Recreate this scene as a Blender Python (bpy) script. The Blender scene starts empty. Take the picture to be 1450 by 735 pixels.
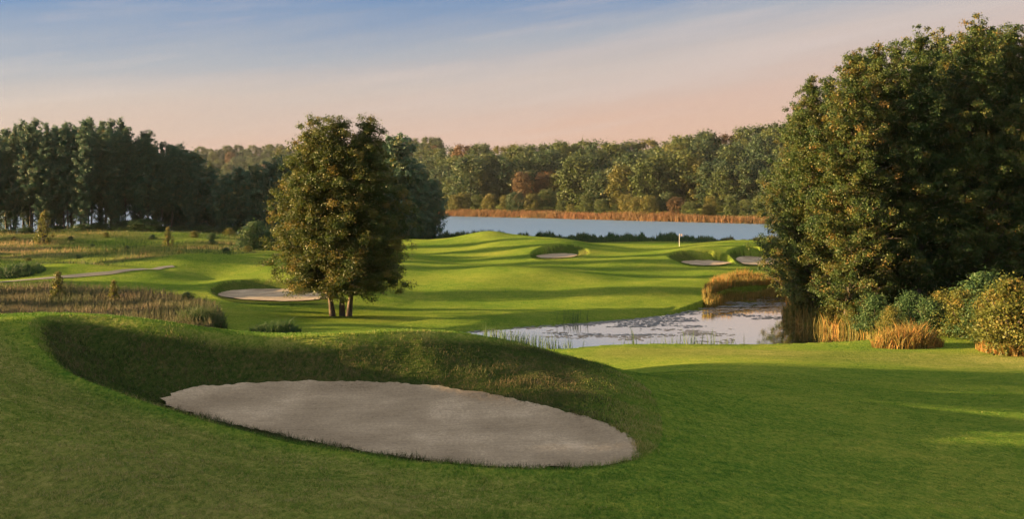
import bpy, math, random
import numpy as np
from mathutils import Vector

R_ = math.radians
rng = np.random.default_rng(7)
random.seed(7)
scene = bpy.context.scene
COL = scene.collection

# ------------------------------------------------------------------ camera
F, PX0, PY0 = 1400.0, 725.0, 270.0          # focal length in photo pixels, principal column, horizon row
cam_d = bpy.data.cameras.new('camera')
cam = bpy.data.objects.new('camera', cam_d)
COL.objects.link(cam)
cam.rotation_euler = (R_(90), 0, 0)
cam_d.sensor_width = 36.0
cam_d.lens = F / 1450 * 36
cam_d.shift_y = -(367.5 - PY0) / 1450
cam_d.clip_start = 0.5
cam_d.clip_end = 6000
scene.camera = cam

# ------------------------------------------------------------------ light
SUN_EL, SUN_AZ = 8.5, 1.0                    # elevation; degrees beyond the camera plane, sun on the left
sun_dir = Vector((-math.cos(R_(SUN_EL)) * math.cos(R_(SUN_AZ)), math.cos(R_(SUN_EL)) * math.sin(R_(SUN_AZ)), math.sin(R_(SUN_EL))))
sl = bpy.data.lights.new('sun', 'SUN')
sl.energy = 5.0
sl.angle = R_(0.55)
sl.color = (1.0, 0.66, 0.31)
so = bpy.data.objects.new('sun', sl)
COL.objects.link(so)
so.rotation_euler = sun_dir.to_track_quat('Z', 'Y').to_euler()
so.location = (-60, 10, 60)

w = bpy.data.worlds.new('World')
scene.world = w
w.use_nodes = True
nt = w.node_tree
N, L = nt.nodes, nt.links
bg = N['Background']
bg.inputs['Strength'].default_value = 0.053
sky = N.new('ShaderNodeTexSky')
sky.sky_type = 'NISHITA'
sky.sun_disc = False
sky.sun_elevation = R_(SUN_EL)
# rotation measured clockwise from +Y seen from above
sky.sun_rotation = math.atan2(sun_dir.x, sun_dir.y)
sky.altitude = 50
sky.dust_density = 2.0
tc = N.new('ShaderNodeTexCoord')
sep = N.new('ShaderNodeSeparateXYZ')
L.new(tc.outputs['Generated'], sep.inputs[0])
# thin evening veil of high cloud: peach low, blue higher up, added fill light overhead
nz = N.new('ShaderNodeTexNoise')
nz.inputs['Scale'].default_value = 1.0
nz.inputs['Detail'].default_value = 5
nz.inputs['Roughness'].default_value = 0.55
mp = N.new('ShaderNodeMapping')
mp.inputs['Scale'].default_value = (1.3, 1.3, 15)
mp0 = N.new('ShaderNodeMapping'); mp0.inputs['Rotation'].default_value = (0, R_(9), 0)
L.new(tc.outputs['Generated'], mp0.inputs['Vector']); L.new(mp0.outputs[0], mp.inputs['Vector'])
L.new(mp.outputs[0], nz.inputs['Vector'])
m1 = N.new('ShaderNodeMath'); m1.operation = 'MULTIPLY_ADD'
L.new(nz.outputs['Fac'], m1.inputs[0]); m1.inputs[1].default_value = -0.10; m1.inputs[2].default_value = 0.055
m1b = N.new('ShaderNodeMath'); m1b.operation = 'MULTIPLY_ADD'          # warmer towards the right-hand veil
L.new(sep.outputs['X'], m1b.inputs[0]); m1b.inputs[1].default_value = -0.10
L.new(sep.outputs['Z'], m1b.inputs[2])
m2 = N.new('ShaderNodeMath'); m2.operation = 'ADD'
L.new(m1b.outputs[0], m2.inputs[0]); L.new(m1.outputs[0], m2.inputs[1])
rp = N.new('ShaderNodeValToRGB')
e = rp.color_ramp.elements
SK = [(0.0, (0.60, 0.350, 0.265)), (0.065, (0.55, 0.36, 0.300)), (0.12, (0.48, 0.385, 0.355)),
      (0.16, (0.32, 0.325, 0.375)), (0.205, (0.095, 0.19, 0.375)), (0.32, (0.28, 0.46, 0.78)), (0.5, (0.78, 0.80, 0.82)), (1.0, (1.0, 0.93, 0.82))]
e[0].position, e[0].color = SK[0][0], (*SK[0][1], 1)
e[1].position, e[1].color = SK[-1][0], (*SK[-1][1], 1)
for p, c in SK[1:-1]:
    q = e.new(p); q.color = (*c, 1)
L.new(m2.outputs[0], rp.inputs[0])
sc_ = N.new('ShaderNodeVectorMath'); sc_.operation = 'SCALE'; sc_.inputs['Scale'].default_value = 3.5

# wisps of thin cloud catching the last light
mp2 = N.new('ShaderNodeMapping'); mp2.inputs['Scale'].default_value = (2.2, 2.2, 26); mp2.inputs['Location'].default_value = (0.7, 0, 0.3)
L.new(mp0.outputs[0], mp2.inputs['Vector'])
nz2 = N.new('ShaderNodeTexNoise'); nz2.inputs['Scale'].default_value = 1.0; nz2.inputs['Detail'].default_value = 8; nz2.inputs['Roughness'].default_value = 0.62
L.new(mp2.outputs[0], nz2.inputs['Vector'])
wr = N.new('ShaderNodeMapRange'); wr.inputs['From Min'].default_value = 0.48; wr.inputs['From Max'].default_value = 0.74; wr.inputs['To Max'].default_value = 0.60
L.new(nz2.outputs['Fac'], wr.inputs['Value'])
wx = N.new('ShaderNodeMix'); wx.data_type = 'RGBA'
L.new(wr.outputs[0], wx.inputs['Factor']); L.new(rp.outputs['Color'], wx.inputs['A']); wx.inputs['B'].default_value = (0.56, 0.45, 0.42, 1)
mx = N.new('ShaderNodeMix'); mx.data_type = 'RGBA'
mx.inputs['Factor'].default_value = 0.88
L.new(wx.outputs['Result'], sc_.inputs[0]); L.new(sky.outputs[0], mx.inputs['A']); L.new(sc_.outputs[0], mx.inputs['B'])
L.new(mx.outputs['Result'], bg.inputs['Color'])

scene.view_settings.view_transform = 'Standard'
scene.view_settings.look = 'None'
scene.view_settings.exposure = 2.7
scene.view_settings.gamma = 1
scene.view_settings.use_curve_mapping = False
scene.render.engine = 'CYCLES'
scene.cycles.max_bounces = 6
scene.cycles.transparent_max_bounces = 6
scene.cycles.volume_bounces = 0
scene.cycles.use_denoising = True
scene.cycles.denoising_input_passes = 'RGB_ALBEDO'
scene.cycles.denoising_prefilter = 'FAST'

# ------------------------------------------------------------------ helpers
ZW = -11.3                                   # water level; the camera is the origin

def tag(o, label=None, cat=None, group=None, kind=None):
    if label: o['label'] = label
    if cat: o['category'] = cat
    if group: o['group'] = group
    if kind: o['kind'] = kind
    return o

def empty(name, loc=(0, 0, 0), rz=0.0):
    o = bpy.data.objects.new(name, None)
    o.empty_display_size = 0.5
    COL.objects.link(o)
    o.location = loc
    o.rotation_euler = (0, 0, rz)
    return o

def mesh_np(name, verts, faces_flat, nper, mat=None, attrs=None, smooth=False, parent=None, link=True):
    """faces all with the same corner count nper (or an array of counts)"""
    me = bpy.data.meshes.new(name)
    verts = np.asarray(verts, np.float32)
    faces_flat = np.asarray(faces_flat, np.int32).ravel()
    if np.isscalar(nper):
        nf = len(faces_flat) // nper
        tot = np.full(nf, nper, np.int32)
    else:
        tot = np.asarray(nper, np.int32); nf = len(tot)
    start = np.concatenate([[0], np.cumsum(tot)[:-1]]).astype(np.int32)
    me.vertices.add(len(verts)); me.vertices.foreach_set('co', verts.ravel())
    me.loops.add(len(faces_flat)); me.loops.foreach_set('vertex_index', faces_flat)
    me.polygons.add(nf); me.polygons.foreach_set('loop_start', start); me.polygons.foreach_set('loop_total', tot)
    if smooth:
        me.polygons.foreach_set('use_smooth', np.ones(nf, bool))
    me.update(calc_edges=True)
    for k, v in (attrs or {}).items():
        a = me.attributes.new(k, 'FLOAT', 'POINT')
        a.data.foreach_set('value', np.asarray(v, np.float32))
    if mat: me.materials.append(mat)
    if not link:
        return me
    o = bpy.data.objects.new(name, me)
    COL.objects.link(o)
    if parent: o.parent = parent
    return o

def hash2(ix, iy, seed):
    n = (ix.astype(np.int64) * 374761393 + iy.astype(np.int64) * 668265263 + seed * 974634777) & 0x7fffffff
    n = ((n ^ (n >> 13)) * 1274126177) & 0x7fffffff
    n = n ^ (n >> 16)
    return (n & 0xffff) / 65535.0

def vnoise(x, y, seed=0):
    ix, iy = np.floor(x), np.floor(y)
    fx, fy = x - ix, y - iy
    fx = fx * fx * (3 - 2 * fx); fy = fy * fy * (3 - 2 * fy)
    a = hash2(ix, iy, seed); b = hash2(ix + 1, iy, seed); c = hash2(ix, iy + 1, seed); d = hash2(ix + 1, iy + 1, seed)
    return (a * (1 - fx) + b * fx) * (1 - fy) + (c * (1 - fx) + d * fx) * fy

def fbm(x, y, seed=0, o=3):
    s, a, t = 0.0, 0.5, 0.0
    for i in range(o):
        s = s + a * vnoise(x * 2 ** i, y * 2 ** i, seed + i * 17); t += a; a *= 0.5
    return s / t

def P(px, py, H):
    d = F * H / (py - PY0)
    return ((px - PX0) / F * d, d, -H)

def Q(px, d, H):
    return ((px - PX0) / F * d, d, -H)

def inpoly(x, y, poly):
    r = np.zeros(x.shape, bool)
    n = len(poly)
    for i in range(n):
        x1, y1 = poly[i]; x2, y2 = poly[(i + 1) % n]
        if y1 == y2: continue
        c = ((y1 > y) != (y2 > y)) & (x < (x2 - x1) * (y - y1) / (y2 - y1) + x1)
        r ^= c
    return r

def dpoly(x, y, poly):
    best = np.full(x.shape, 1e9)
    n = len(poly)
    for i in range(n):
        x1, y1 = poly[i]; x2, y2 = poly[(i + 1) % n]
        dx, dy = x2 - x1, y2 - y1
        t = np.clip(((x - x1) * dx + (y - y1) * dy) / (dx * dx + dy * dy + 1e-9), 0, 1)
        best = np.minimum(best, np.hypot(x - x1 - t * dx, y - y1 - t * dy))
    return best

def smooth_poly(p, it=2):
    p = np.array(p, float)
    for _ in range(it):
        q = np.roll(p, -1, 0)
        p = np.stack([0.75 * p + 0.25 * q, 0.25 * p + 0.75 * q], 1).reshape(-1, p.shape[1])
    return p

# ------------------------------------------------------------------ the lie of the land
CP = []
def cp(*a): CP.extend(a)
# foreground slope
cp(P(0, 735, 4.9), P(350, 735, 5.2), P(725, 735, 5.5), P(1100, 735, 6.0), P(1450, 735, 6.5))
cp(Q(725, 3, 3.9), Q(0, 6, 4.0), Q(1450, 6, 4.5), Q(-300, 12, 3.9), Q(1750, 16, 6.2), Q(-300, 25, 3.6), Q(725, 9, 4.6))
cp(P(0, 600, 4.5), P(0, 500, 4.1), P(0, 448, 3.9), P(60, 446, 3.88))
cp(P(150, 640, 4.85), P(300, 660, 5.25), P(500, 690, 5.5))
LIP = [P(45, 485, 4.1), P(90, 528, 4.6), P(190, 564, 5.1), P(300, 599, 5.5), P(420, 631, 5.75), P(560, 653, 5.92), P(700, 666, 5.98), P(830, 668, 6.0), P(900, 655, 6.0)]
CREST = [P(60, 447, 3.9), P(130, 447, 3.92), P(200, 455, 4.05), P(260, 465, 4.25), P(330, 473, 4.45), P(400, 476, 4.55), P(470, 474, 4.5), P(540, 470, 4.45), P(600, 469, 4.45),
         P(650, 472, 4.55), P(700, 480, 4.8), P(760, 492, 5.2), P(800, 503, 5.6), P(850, 516, 6.1)]
cp(*LIP, *CREST, P(900, 529, 6.7), P(1050, 546, 7.35), P(1200, 557, 7.75), P(1450, 573, 8.2))
cp(P(950, 600, 6.3), P(950, 560, 6.5), P(1000, 650, 6.2), P(1200, 650, 6.7), P(1400, 620, 7.3))
# beyond the near crest
cp(P(1000, 520, 9.0), P(1200, 532, 8.9), P(1450, 550, 8.8), P(1450, 525, 9.5), P(1000, 497, 10.3), P(1200, 495, 10.3), P(1330, 490, 10.2), P(1450, 508, 9.8), P(860, 500, 10.4))
cp(Q(0, 46, 7), Q(0, 60, 9.5), Q(300, 42, 7.3), Q(300, 58, 10.2), Q(600, 42, 7.3), Q(600, 58, 10.3), Q(800, 46, 8.9), Q(-300, 60, 8))
# pond floor is carved later
cp(Q(750, 76, 11.2), Q(1000, 80, 11.2), Q(1200, 76, 11.0), Q(1300, 80, 10.6), Q(1450, 75, 10.1), Q(1450, 100, 10.2), Q(1200, 110, 10.9), Q(1300, 150, 10.5), Q(1600, 150, 10.2), Q(1600, 60, 9.6))
# fairway and green
cp(P(962, 349, 9.9), P(850, 348, 9.9), P(1060, 346, 9.7), Q(962, 200, 10.5), P(690, 334, 8.4), P(600, 343, 9.4), P(765, 341, 9.4), P(670, 352, 9.7), P(690, 362, 9.9))
cp(P(700, 400, 10.4), P(850, 400, 10.5), P(950, 400, 10.5), P(700, 430, 10.7), P(850, 435, 10.8), P(600, 400, 10.3), P(600, 450, 10.8), P(487, 447, 10.5), P(620, 375, 10.1), P(1080, 386, 10.6), P(1000, 386, 10.4))
cp(Q(690, 205, 10.6), Q(850, 205, 10.6), Q(1100, 195, 10.6))
cp(P(380, 367, 8.9), P(250, 380, 9.3), P(300, 395, 10.0), P(200, 400, 10.0), P(0, 405, 10.0), P(100, 392, 9.7), P(0, 370, 9.7), P(150, 360, 9.4), P(300, 350, 9.2), P(0, 335, 9.0), P(200, 330, 8.9), P(380, 335, 9.2), Q(520, 190, 9.5),
   Q(0, 80, 10.4), Q(150, 80, 10.4), Q(300, 80, 10.5), Q(390, 75, 10.7), Q(230, 99, 10.1), Q(-300, 120, 9.5), Q(-300, 200, 9))
# across the lake
cp(Q(-200, 236, 10.6), Q(200, 232, 10.6), Q(500, 226, 10.7))
cp(Q(1300, 345, 10), Q(1100, 365, 9.5), Q(900, 405, 9.5), Q(640, 480, 9.5), Q(1050, 440, 0), Q(900, 470, 1), Q(750, 500, 2), Q(1300, 440, -4))
cp(Q(1050, 560, -20), Q(900, 570, -12), Q(750, 580, -8), Q(640, 600, -4), Q(1300, 560, -23), Q(1700, 500, -20), Q(590, 620, 9), Q(590, 860, -25), Q(480, 920, -20),
   Q(1050, 1500, -15), Q(700, 1500, -5), Q(0, 1500, -8), Q(0, 1000, 3), Q(300, 1000, 2), Q(400, 1150, -34), Q(300, 1150, -31), Q(150, 1150, -18), Q(-300, 1100, -5))

# bunkers: sand outline S, rim outline R, sand level
def sandplane_pt(px, py):
    d = 7.14 / ((py - PY0) / F + 0.048)
    return ((px - PX0) / F * d, d)
S1 = [sandplane_pt(*p) for p in [(222, 572), (262, 558), (330, 550), (430, 546.5), (520, 547), (600, 552), (680, 562), (740, 573), (800, 585), (858, 600), (890, 617), (905, 638), (896, 652), (860, 660), (780, 664.5), (680, 662), (560, 648), (450, 629), (350, 607), (270, 588)]]
R1 = [p[:2] for p in (LIP + [P(935, 635, 6.1), P(940, 600, 6.25), P(925, 560, 6.4), P(880, 535, 6.35)] + CREST[::-1] + [P(38, 458, 3.92)])]
def small(Spts, Hs, Rb, Rf):
    S = [P(a, b, Hs)[:2] for a, b in Spts]
    Rr = [P(*p) for p in Rb + Rf]
    cp(*Rr)
    return S, [p[:2] for p in Rr], -Hs
B2 = small([(303, 418), (330, 412), (380, 410), (430, 411), (475, 417), (465, 424), (420, 428), (370, 427), (330, 424)], 10.75,
           [(292, 407, 10.0), (312, 398, 9.75), (345, 394, 9.65), (390, 394, 9.65), (430, 397, 9.75), (482, 410, 10.2)], [(486, 428, 10.6), (420, 433, 10.65), (360, 432, 10.6), (320, 428, 10.55), (297, 416, 10.3)])
B3 = small([(757, 363), (775, 360), (800, 359.5), (820, 361), (812, 364.5), (785, 366.5), (765, 366)], 10.0,
           [(751, 357, 9.3), (772, 348, 8.7), (803, 345, 8.55), (832, 350, 9.0)], [(836, 363, 9.8), (800, 369, 9.95), (765, 370, 9.95), (746, 365, 9.8)])
B4 = small([(958, 371), (990, 369), (1025, 369.5), (1042, 372), (1018, 376.5), (985, 377)], 10.4,
           [(941, 364, 9.7), (960, 356, 9.05), (1000, 355.5, 9.0), (1025, 359, 9.25), (1036, 366, 9.75)], [(1046, 375, 10.35), (1020, 380, 10.4), (980, 380, 10.4), (950, 374, 10.2)])
B5 = small([(1040, 366), (1062, 361.5), (1090, 362), (1108, 367), (1112, 373), (1085, 376.5), (1058, 376), (1047, 372)], 10.3,
           [(1026, 357, 9.2), (1042, 350, 8.8), (1065, 348.5, 8.7), (1098, 354, 9.1), (1120, 362, 9.6)], [(1124, 374, 10.2), (1090, 380, 10.35), (1056, 380, 10.35), (1040, 371, 10.1)])
BUNK = [(np.array(S1), np.array(R1), None, 1.45)] + [(np.array(b[0]), np.array(b[1]), b[2], 1.0) for b in (B2, B3, B4, B5)]
BUNK = [(smooth_poly(s), smooth_poly(r), h, g) for s, r, h, g in BUNK]

CP = np.array(CP)
SC_T = 2.2
def polar(x, y):
    th = np.arctan2(x, y); r = np.hypot(x, y)
    return np.clip(th, -0.66, 0.66) * SC_T, np.log(np.clip(r, 2.5, 1500))
ca, cb = polar(CP[:, 0], CP[:, 1])
def U(r2): return 0.5 * r2 * np.log(r2 + 1e-12)
n = len(CP)
A = np.zeros((n + 3, n + 3))
A[:n, :n] = U((ca[:, None] - ca) ** 2 + (cb[:, None] - cb) ** 2) + np.eye(n) * 2e-5
A[:n, n] = 1; A[:n, n + 1] = ca; A[:n, n + 2] = cb
A[n:, :n] = A[:n, n:].T
WT = np.linalg.solve(A, np.concatenate([CP[:, 2], [0, 0, 0]]))

def pix_poly(pts, it=2):
    return smooth_poly([P(a, b, -ZW)[:2] for a, b in pts], it)
POND = pix_poly([(640, 472), (700, 465.5), (780, 460), (850, 455), (920, 449), (970, 441), (1000, 432), (1020, 424), (1060, 419), (1115, 417), (1135, 424), (1124, 438), (1112, 448), (1126, 458), (1165, 465), (1215, 471), (1250, 480), (1258, 490), (1240, 500), (1150, 502), (1000, 502), (850, 503), (790, 505), (740, 496), (690, 484), (650, 476)])
LAKE = smooth_poly([Q(a, d, 0)[:2] for a, d in [(-900, 250), (-300, 250), (0, 246), (200, 244), (400, 238), (600, 228), (700, 230), (850, 224), (1000, 214), (1100, 208), (1300, 204), (1700, 204), (2300, 210), (2300, 300), (1700, 300), (1300, 312), (1100, 332), (900, 372), (750, 412), (640, 438), (612, 475), (596, 560), (560, 790), (300, 960), (0, 900), (-300, 900), (-900, 900)]])

def sdf(x, y, poly, pad=6):
    """signed distance, negative inside; only evaluated near the polygon's box"""
    out = np.full(x.shape, 99.0)
    lo, hi = poly.min(0) - pad, poly.max(0) + pad
    m = (x > lo[0]) & (x < hi[0]) & (y > lo[1]) & (y < hi[1])
    if m.any():
        d = dpoly(x[m], y[m], poly)
        out[m] = np.where(inpoly(x[m], y[m], poly), -d, d)
    return out

def base_h(x, y):
    a, b = polar(x, y)
    z = np.empty(x.shape)
    for i in range(0, len(x), 20000):
        s = slice(i, i + 20000)
        z[s] = U((a[s, None] - ca) ** 2 + (b[s, None] - cb) ** 2) @ WT[:n] + WT[n] + WT[n + 1] * a[s] + WT[n + 2] * b[s]
    r = np.hypot(x, y)
    # gentle moulding of the fairway, stronger farther off
    k = np.clip((r - 60) / 40, 0, 1) * np.clip((260 - r) / 60, 0, 1)
    for S_, R2, h_, g_ in BUNK[1:]:
        c_ = R2.mean(0); ext = np.ptp(R2, axis=0).max() / 2
        k = k * np.clip((np.hypot(x - c_[0], y - c_[1]) - ext) / 7, 0, 1)
    z = z + k * (2.0 * (fbm(x / 24 + 3.1, y / 17 + 1.7, 5, 2) - 0.5) + 0.6 * (fbm(x / 9 + 1.1, y / 9, 6, 2) - 0.5))
    k2 = np.clip((r - 36) / 10, 0, 1) * np.clip((75 - r) / 15, 0, 1)
    z = z + k2 * 0.5 * (fbm(x / 14, y / 6, 11, 2) - 0.5)
    z = z + 0.05 * (fbm(x / 2.6, y / 2.6, 21, 2) - 0.5) * np.clip(r / 20, 0, 1)
    for mpx, md_, rx, ry, mh, sk in ((300, 124, 8.0, 3.2, 1.1, 0.10), (140, 110, 8.0, 3.0, 0.8, 0.0), (20, 112, 8.0, 3.5, 0.7, 0.0), (735, 116, 9.0, 6.0, 0.7, 0.15), (905, 138, 9.0, 5.0, 0.7, 0.1), (610, 130, 8.0, 5.0, 0.5, 0.1), (690, 182, 7.0, 4.5, 0.7, 0.0), (860, 98, 8.0, 4.0, 0.5, 0.2)):
        u_ = x - (mpx - PX0) / F * md_; v_ = y - md_ - sk * u_
        z = z + mh * np.exp(-(u_ / rx) ** 2 - (np.where(v_ < 0, v_ / ry, v_ / (ry * 1.6))) ** 2)
    km = np.clip((r - 128) / 20, 0, 1) * np.clip((212 - r) / 15, 0, 1) * np.clip((-14 - x - 0.2 * (y - 130)) / 10, 0, 1)
    z = z + km * 1.7 * (fbm(x / 13, y / 11, 61, 2) - 0.45)
    kb = np.clip((r - 380) / 100, 0, 1)
    z = z + kb * 4 * (fbm(x / 60, y / 60, 31, 2) - 0.5)
    return z

def land_h(x, y):
    shape = np.shape(x)
    x = np.asarray(x, float).ravel(); y = np.asarray(y, float).ravel()
    z = base_h(x, y)
    for S, Rr, hs, g in BUNK:
        lo, hi = Rr.min(0), Rr.max(0)
        m = (x > lo[0]) & (x < hi[0]) & (y > lo[1]) & (y < hi[1])
        if not m.any(): continue
        xi, yi = x[m], y[m]
        inR = inpoly(xi, yi, Rr); inS = inpoly(xi, yi, S)
        dR = dpoly(xi, yi, Rr); dS = dpoly(xi, yi, S)
        zs = -(7.14 - 0.048 * yi) if hs is None else np.full(xi.shape, hs)
        t = dS / (dS + dR + 1e-6)
        zi = zs + (z[m] - zs) * t ** g
        zi = np.where(inS, zs - 0.10 * np.clip(dS / 0.6, 0, 1) - (0.22 * np.clip(dS / 2, 0, 1) if hs is None else 0), zi)
        hum = 0.0 if hs is not None else 0.16 * (fbm(xi / 0.8, yi / 0.7, 44, 3) - 0.5) * np.clip(dR / 0.5, 0, 1) * np.clip(dS / 0.4, 0, 1)
        z[m] = np.where(inR, np.minimum(zi, z[m] + 0.02) + hum, z[m])
    for poly in (POND, LAKE):
        s = sdf(x, y, poly)
        z = np.where(s < 0, np.minimum(z, ZW - np.minimum(1.4, 0.02 - 0.4 * s)), z)
        z = np.where((s >= 0) & (s < 6), np.maximum(z, ZW + np.minimum(0.35, 0.3 * s)), z)
    return z.reshape(shape)

def hit(px, py, d0=60, d1=400):
    """first place where the sight line of a photo pixel meets the land"""
    d = np.exp(np.linspace(math.log(d0), math.log(d1), 3000))
    x = (px - PX0) / F * d
    zz = land_h(x, d)
    ray = -(py - PY0) / F * d
    i = np.argmax(zz >= ray)
    return float(x[i]), float(d[i]), float(zz[i])

# ------------------------------------------------------------------ materials
def mat(name):
    m = bpy.data.materials.new(name); m.use_nodes = True
    return m, m.node_tree.nodes, m.node_tree.links, m.node_tree.nodes['Principled BSDF']

def ramp(nodes, stops):
    r = nodes.new('ShaderNodeValToRGB'); el = r.color_ramp.elements
    el[0].position, el[0].color = stops[0][0], (*stops[0][1], 1)
    el[1].position, el[1].color = stops[-1][0], (*stops[-1][1], 1)
    for p, c in stops[1:-1]:
        q = el.new(p); q.color = (*c, 1)
    return r

def leaf_mat(name, stops, trans=0.35, rough=0.6, rand=0.12):
    m, nd, lk, bs = mat(name)
    at = nd.new('ShaderNodeAttribute'); at.attribute_name = 'tint'
    r = ramp(nd, stops)
    oi = nd.new('ShaderNodeObjectInfo')
    ad = nd.new('ShaderNodeMath'); ad.operation = 'MULTIPLY_ADD'
    lk.new(oi.outputs['Random'], ad.inputs[0]); ad.inputs[1].default_value = rand * 2
    sb = nd.new('ShaderNodeMath'); sb.operation = 'SUBTRACT'
    lk.new(at.outputs['Fac'], sb.inputs[0]); sb.inputs[1].default_value = rand
    lk.new(sb.outputs[0], ad.inputs[2])
    lk.new(ad.outputs[0], r.inputs[0])
    lk.new(r.outputs['Color'], bs.inputs['Base Color'])
    bs.inputs['Roughness'].default_value = rough
    bs.inputs['Specular IOR Level'].default_value = 0.25
    if trans > 0:
        tr = nd.new('ShaderNodeBsdfTranslucent'); lk.new(r.outputs['Color'], tr.inputs['Color'])
        ms = nd.new('ShaderNodeMixShader'); ms.inputs[0].default_value = trans
        out = nd['Material Output']
        lk.new(bs.outputs[0], ms.inputs[1]); lk.new(tr.outputs[0], ms.inputs[2]); lk.new(ms.outputs[0], out.inputs['Surface'])
    return m

def bark_mat(name, c0, c1):
    m, nd, lk, bs = mat(name)
    nz = nd.new('ShaderNodeTexNoise'); nz.inputs['Scale'].default_value = 6; nz.inputs['Detail'].default_value = 6
    mp = nd.new('ShaderNodeMapping'); mp.inputs['Scale'].default_value = (3, 3, 0.6)
    tc = nd.new('ShaderNodeTexCoord'); lk.new(tc.outputs['Object'], mp.inputs[0]); lk.new(mp.outputs[0], nz.inputs['Vector'])
    r = ramp(nd, [(0.3, c0), (0.7, c1)]); lk.new(nz.outputs['Fac'], r.inputs[0]); lk.new(r.outputs['Color'], bs.inputs['Base Color'])
    bs.inputs['Roughness'].default_value = 0.9
    bp = nd.new('ShaderNodeBump'); bp.inputs['Strength'].default_value = 0.6; bp.inputs['Distance'].default_value = 0.05
    lk.new(nz.outputs['Fac'], bp.inputs['Height']); lk.new(bp.outputs[0], bs.inputs['Normal'])
    return m

def turf_normals(nd, lk, bs, k):
    ge = nd.new('ShaderNodeNewGeometry')
    sc = nd.new('ShaderNodeVectorMath'); sc.operation = 'SCALE'; sc.inputs['Scale'].default_value = 311.7; lk.new(ge.outputs['Position'], sc.inputs[0])
    wn = nd.new('ShaderNodeTexWhiteNoise'); wn.noise_dimensions = '3D'; lk.new(sc.outputs[0], wn.inputs['Vector'])
    sb = nd.new('ShaderNodeVectorMath'); sb.operation = 'SUBTRACT'; lk.new(wn.outputs['Color'], sb.inputs[0]); sb.inputs[1].default_value = (0.5, 0.5, 0.5)
    ml = nd.new('ShaderNodeVectorMath'); ml.operation = 'MULTIPLY'; lk.new(sb.outputs[0], ml.inputs[0]); ml.inputs[1].default_value = (k, k, 0)
    ad = nd.new('ShaderNodeVectorMath'); ad.operation = 'ADD'; lk.new(ge.outputs['Normal'], ad.inputs[0]); lk.new(ml.outputs[0], ad.inputs[1])
    no = nd.new('ShaderNodeVectorMath'); no.operation = 'NORMALIZE'; lk.new(ad.outputs[0], no.inputs[0])
    lk.new(no.outputs[0], bs.inputs['Normal'])

def ground_mat():
    m, nd, lk, bs = mat('turf')
    tc = nd.new('ShaderNodeTexCoord')
    def noise(scale, detail=6, rough=0.6, vec=None):
        z = nd.new('ShaderNodeTexNoise'); z.inputs['Scale'].default_value = scale; z.inputs['Detail'].default_value = detail; z.inputs['Roughness'].default_value = rough
        lk.new(vec or tc.outputs['Object'], z.inputs['Vector']); return z
    big, mid = noise(0.12, 4), noise(1.1, 6, 0.7)
    mpg = nd.new('ShaderNodeMapping'); mpg.inputs['Scale'].default_value = (1, 0.45, 1); lk.new(tc.outputs['Object'], mpg.inputs[0])
    fine = noise(9, 6, 0.8, mpg.outputs[0])
    mown = ramp(nd, [(0.43, (0.030, 0.085, 0.012)), (0.56, (0.108, 0.160, 0.024)), (0.70, (0.225, 0.225, 0.042))])
    dry = ramp(nd, [(0.43, (0.030, 0.070, 0.020)), (0.56, (0.090, 0.105, 0.034)), (0.70, (0.240, 0.165, 0.075))])
    olive = ramp(nd, [(0.43, (0.040, 0.072, 0.014)), (0.56, (0.130, 0.145, 0.034)), (0.70, (0.27, 0.235, 0.085))])
    s = nd.new('ShaderNodeMath'); s.operation = 'MULTIPLY_ADD'; lk.new(mid.outputs['Fac'], s.inputs[0]); s.inputs[1].default_value = 0.22
    s2 = nd.new('ShaderNodeMath'); s2.operation = 'MULTIPLY_ADD'; lk.new(fine.outputs['Fac'], s2.inputs[0]); s2.inputs[1].default_value = 0.62
    s3 = nd.new('ShaderNodeMath'); s3.operation = 'MULTIPLY'; lk.new(big.outputs['Fac'], s3.inputs[0]); s3.inputs[1].default_value = 0.28
    lk.new(s3.outputs[0], s2.inputs[2]); lk.new(s2.outputs[0], s.inputs[2])
    for r in (mown, dry, olive): lk.new(s.outputs[0], r.inputs[0])
    a1 = nd.new('ShaderNodeAttribute'); a1.attribute_name = 'olive'
    a2 = nd.new('ShaderNodeAttribute'); a2.attribute_name = 'meadow'
    x1 = nd.new('ShaderNodeMix'); x1.data_type = 'RGBA'; lk.new(a1.outputs['Fac'], x1.inputs['Factor']); lk.new(mown.outputs['Color'], x1.inputs['A']); lk.new(olive.outputs['Color'], x1.inputs['B'])
    x2 = nd.new('ShaderNodeMix'); x2.data_type = 'RGBA'; lk.new(a2.outputs['Fac'], x2.inputs['Factor']); lk.new(x1.outputs['Result'], x2.inputs['A']); lk.new(dry.outputs['Color'], x2.inputs['B'])
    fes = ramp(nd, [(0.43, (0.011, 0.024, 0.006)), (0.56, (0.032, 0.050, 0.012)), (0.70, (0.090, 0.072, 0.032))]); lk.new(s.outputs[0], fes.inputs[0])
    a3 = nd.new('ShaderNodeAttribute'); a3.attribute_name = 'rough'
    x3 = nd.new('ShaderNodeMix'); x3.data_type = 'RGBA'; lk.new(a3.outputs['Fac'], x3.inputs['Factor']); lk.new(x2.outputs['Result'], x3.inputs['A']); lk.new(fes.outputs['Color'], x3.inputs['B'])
    lk.new(x3.outputs['Result'], bs.inputs['Base Color'])
    bs.inputs['Roughness'].default_value = 1.0
    bs.inputs['Specular IOR Level'].default_value = 0.0
    # turf is a pile of upright blades: its tiny faces point every way
    turf_normals(nd, lk, bs, 1.6)
    return m

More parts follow.
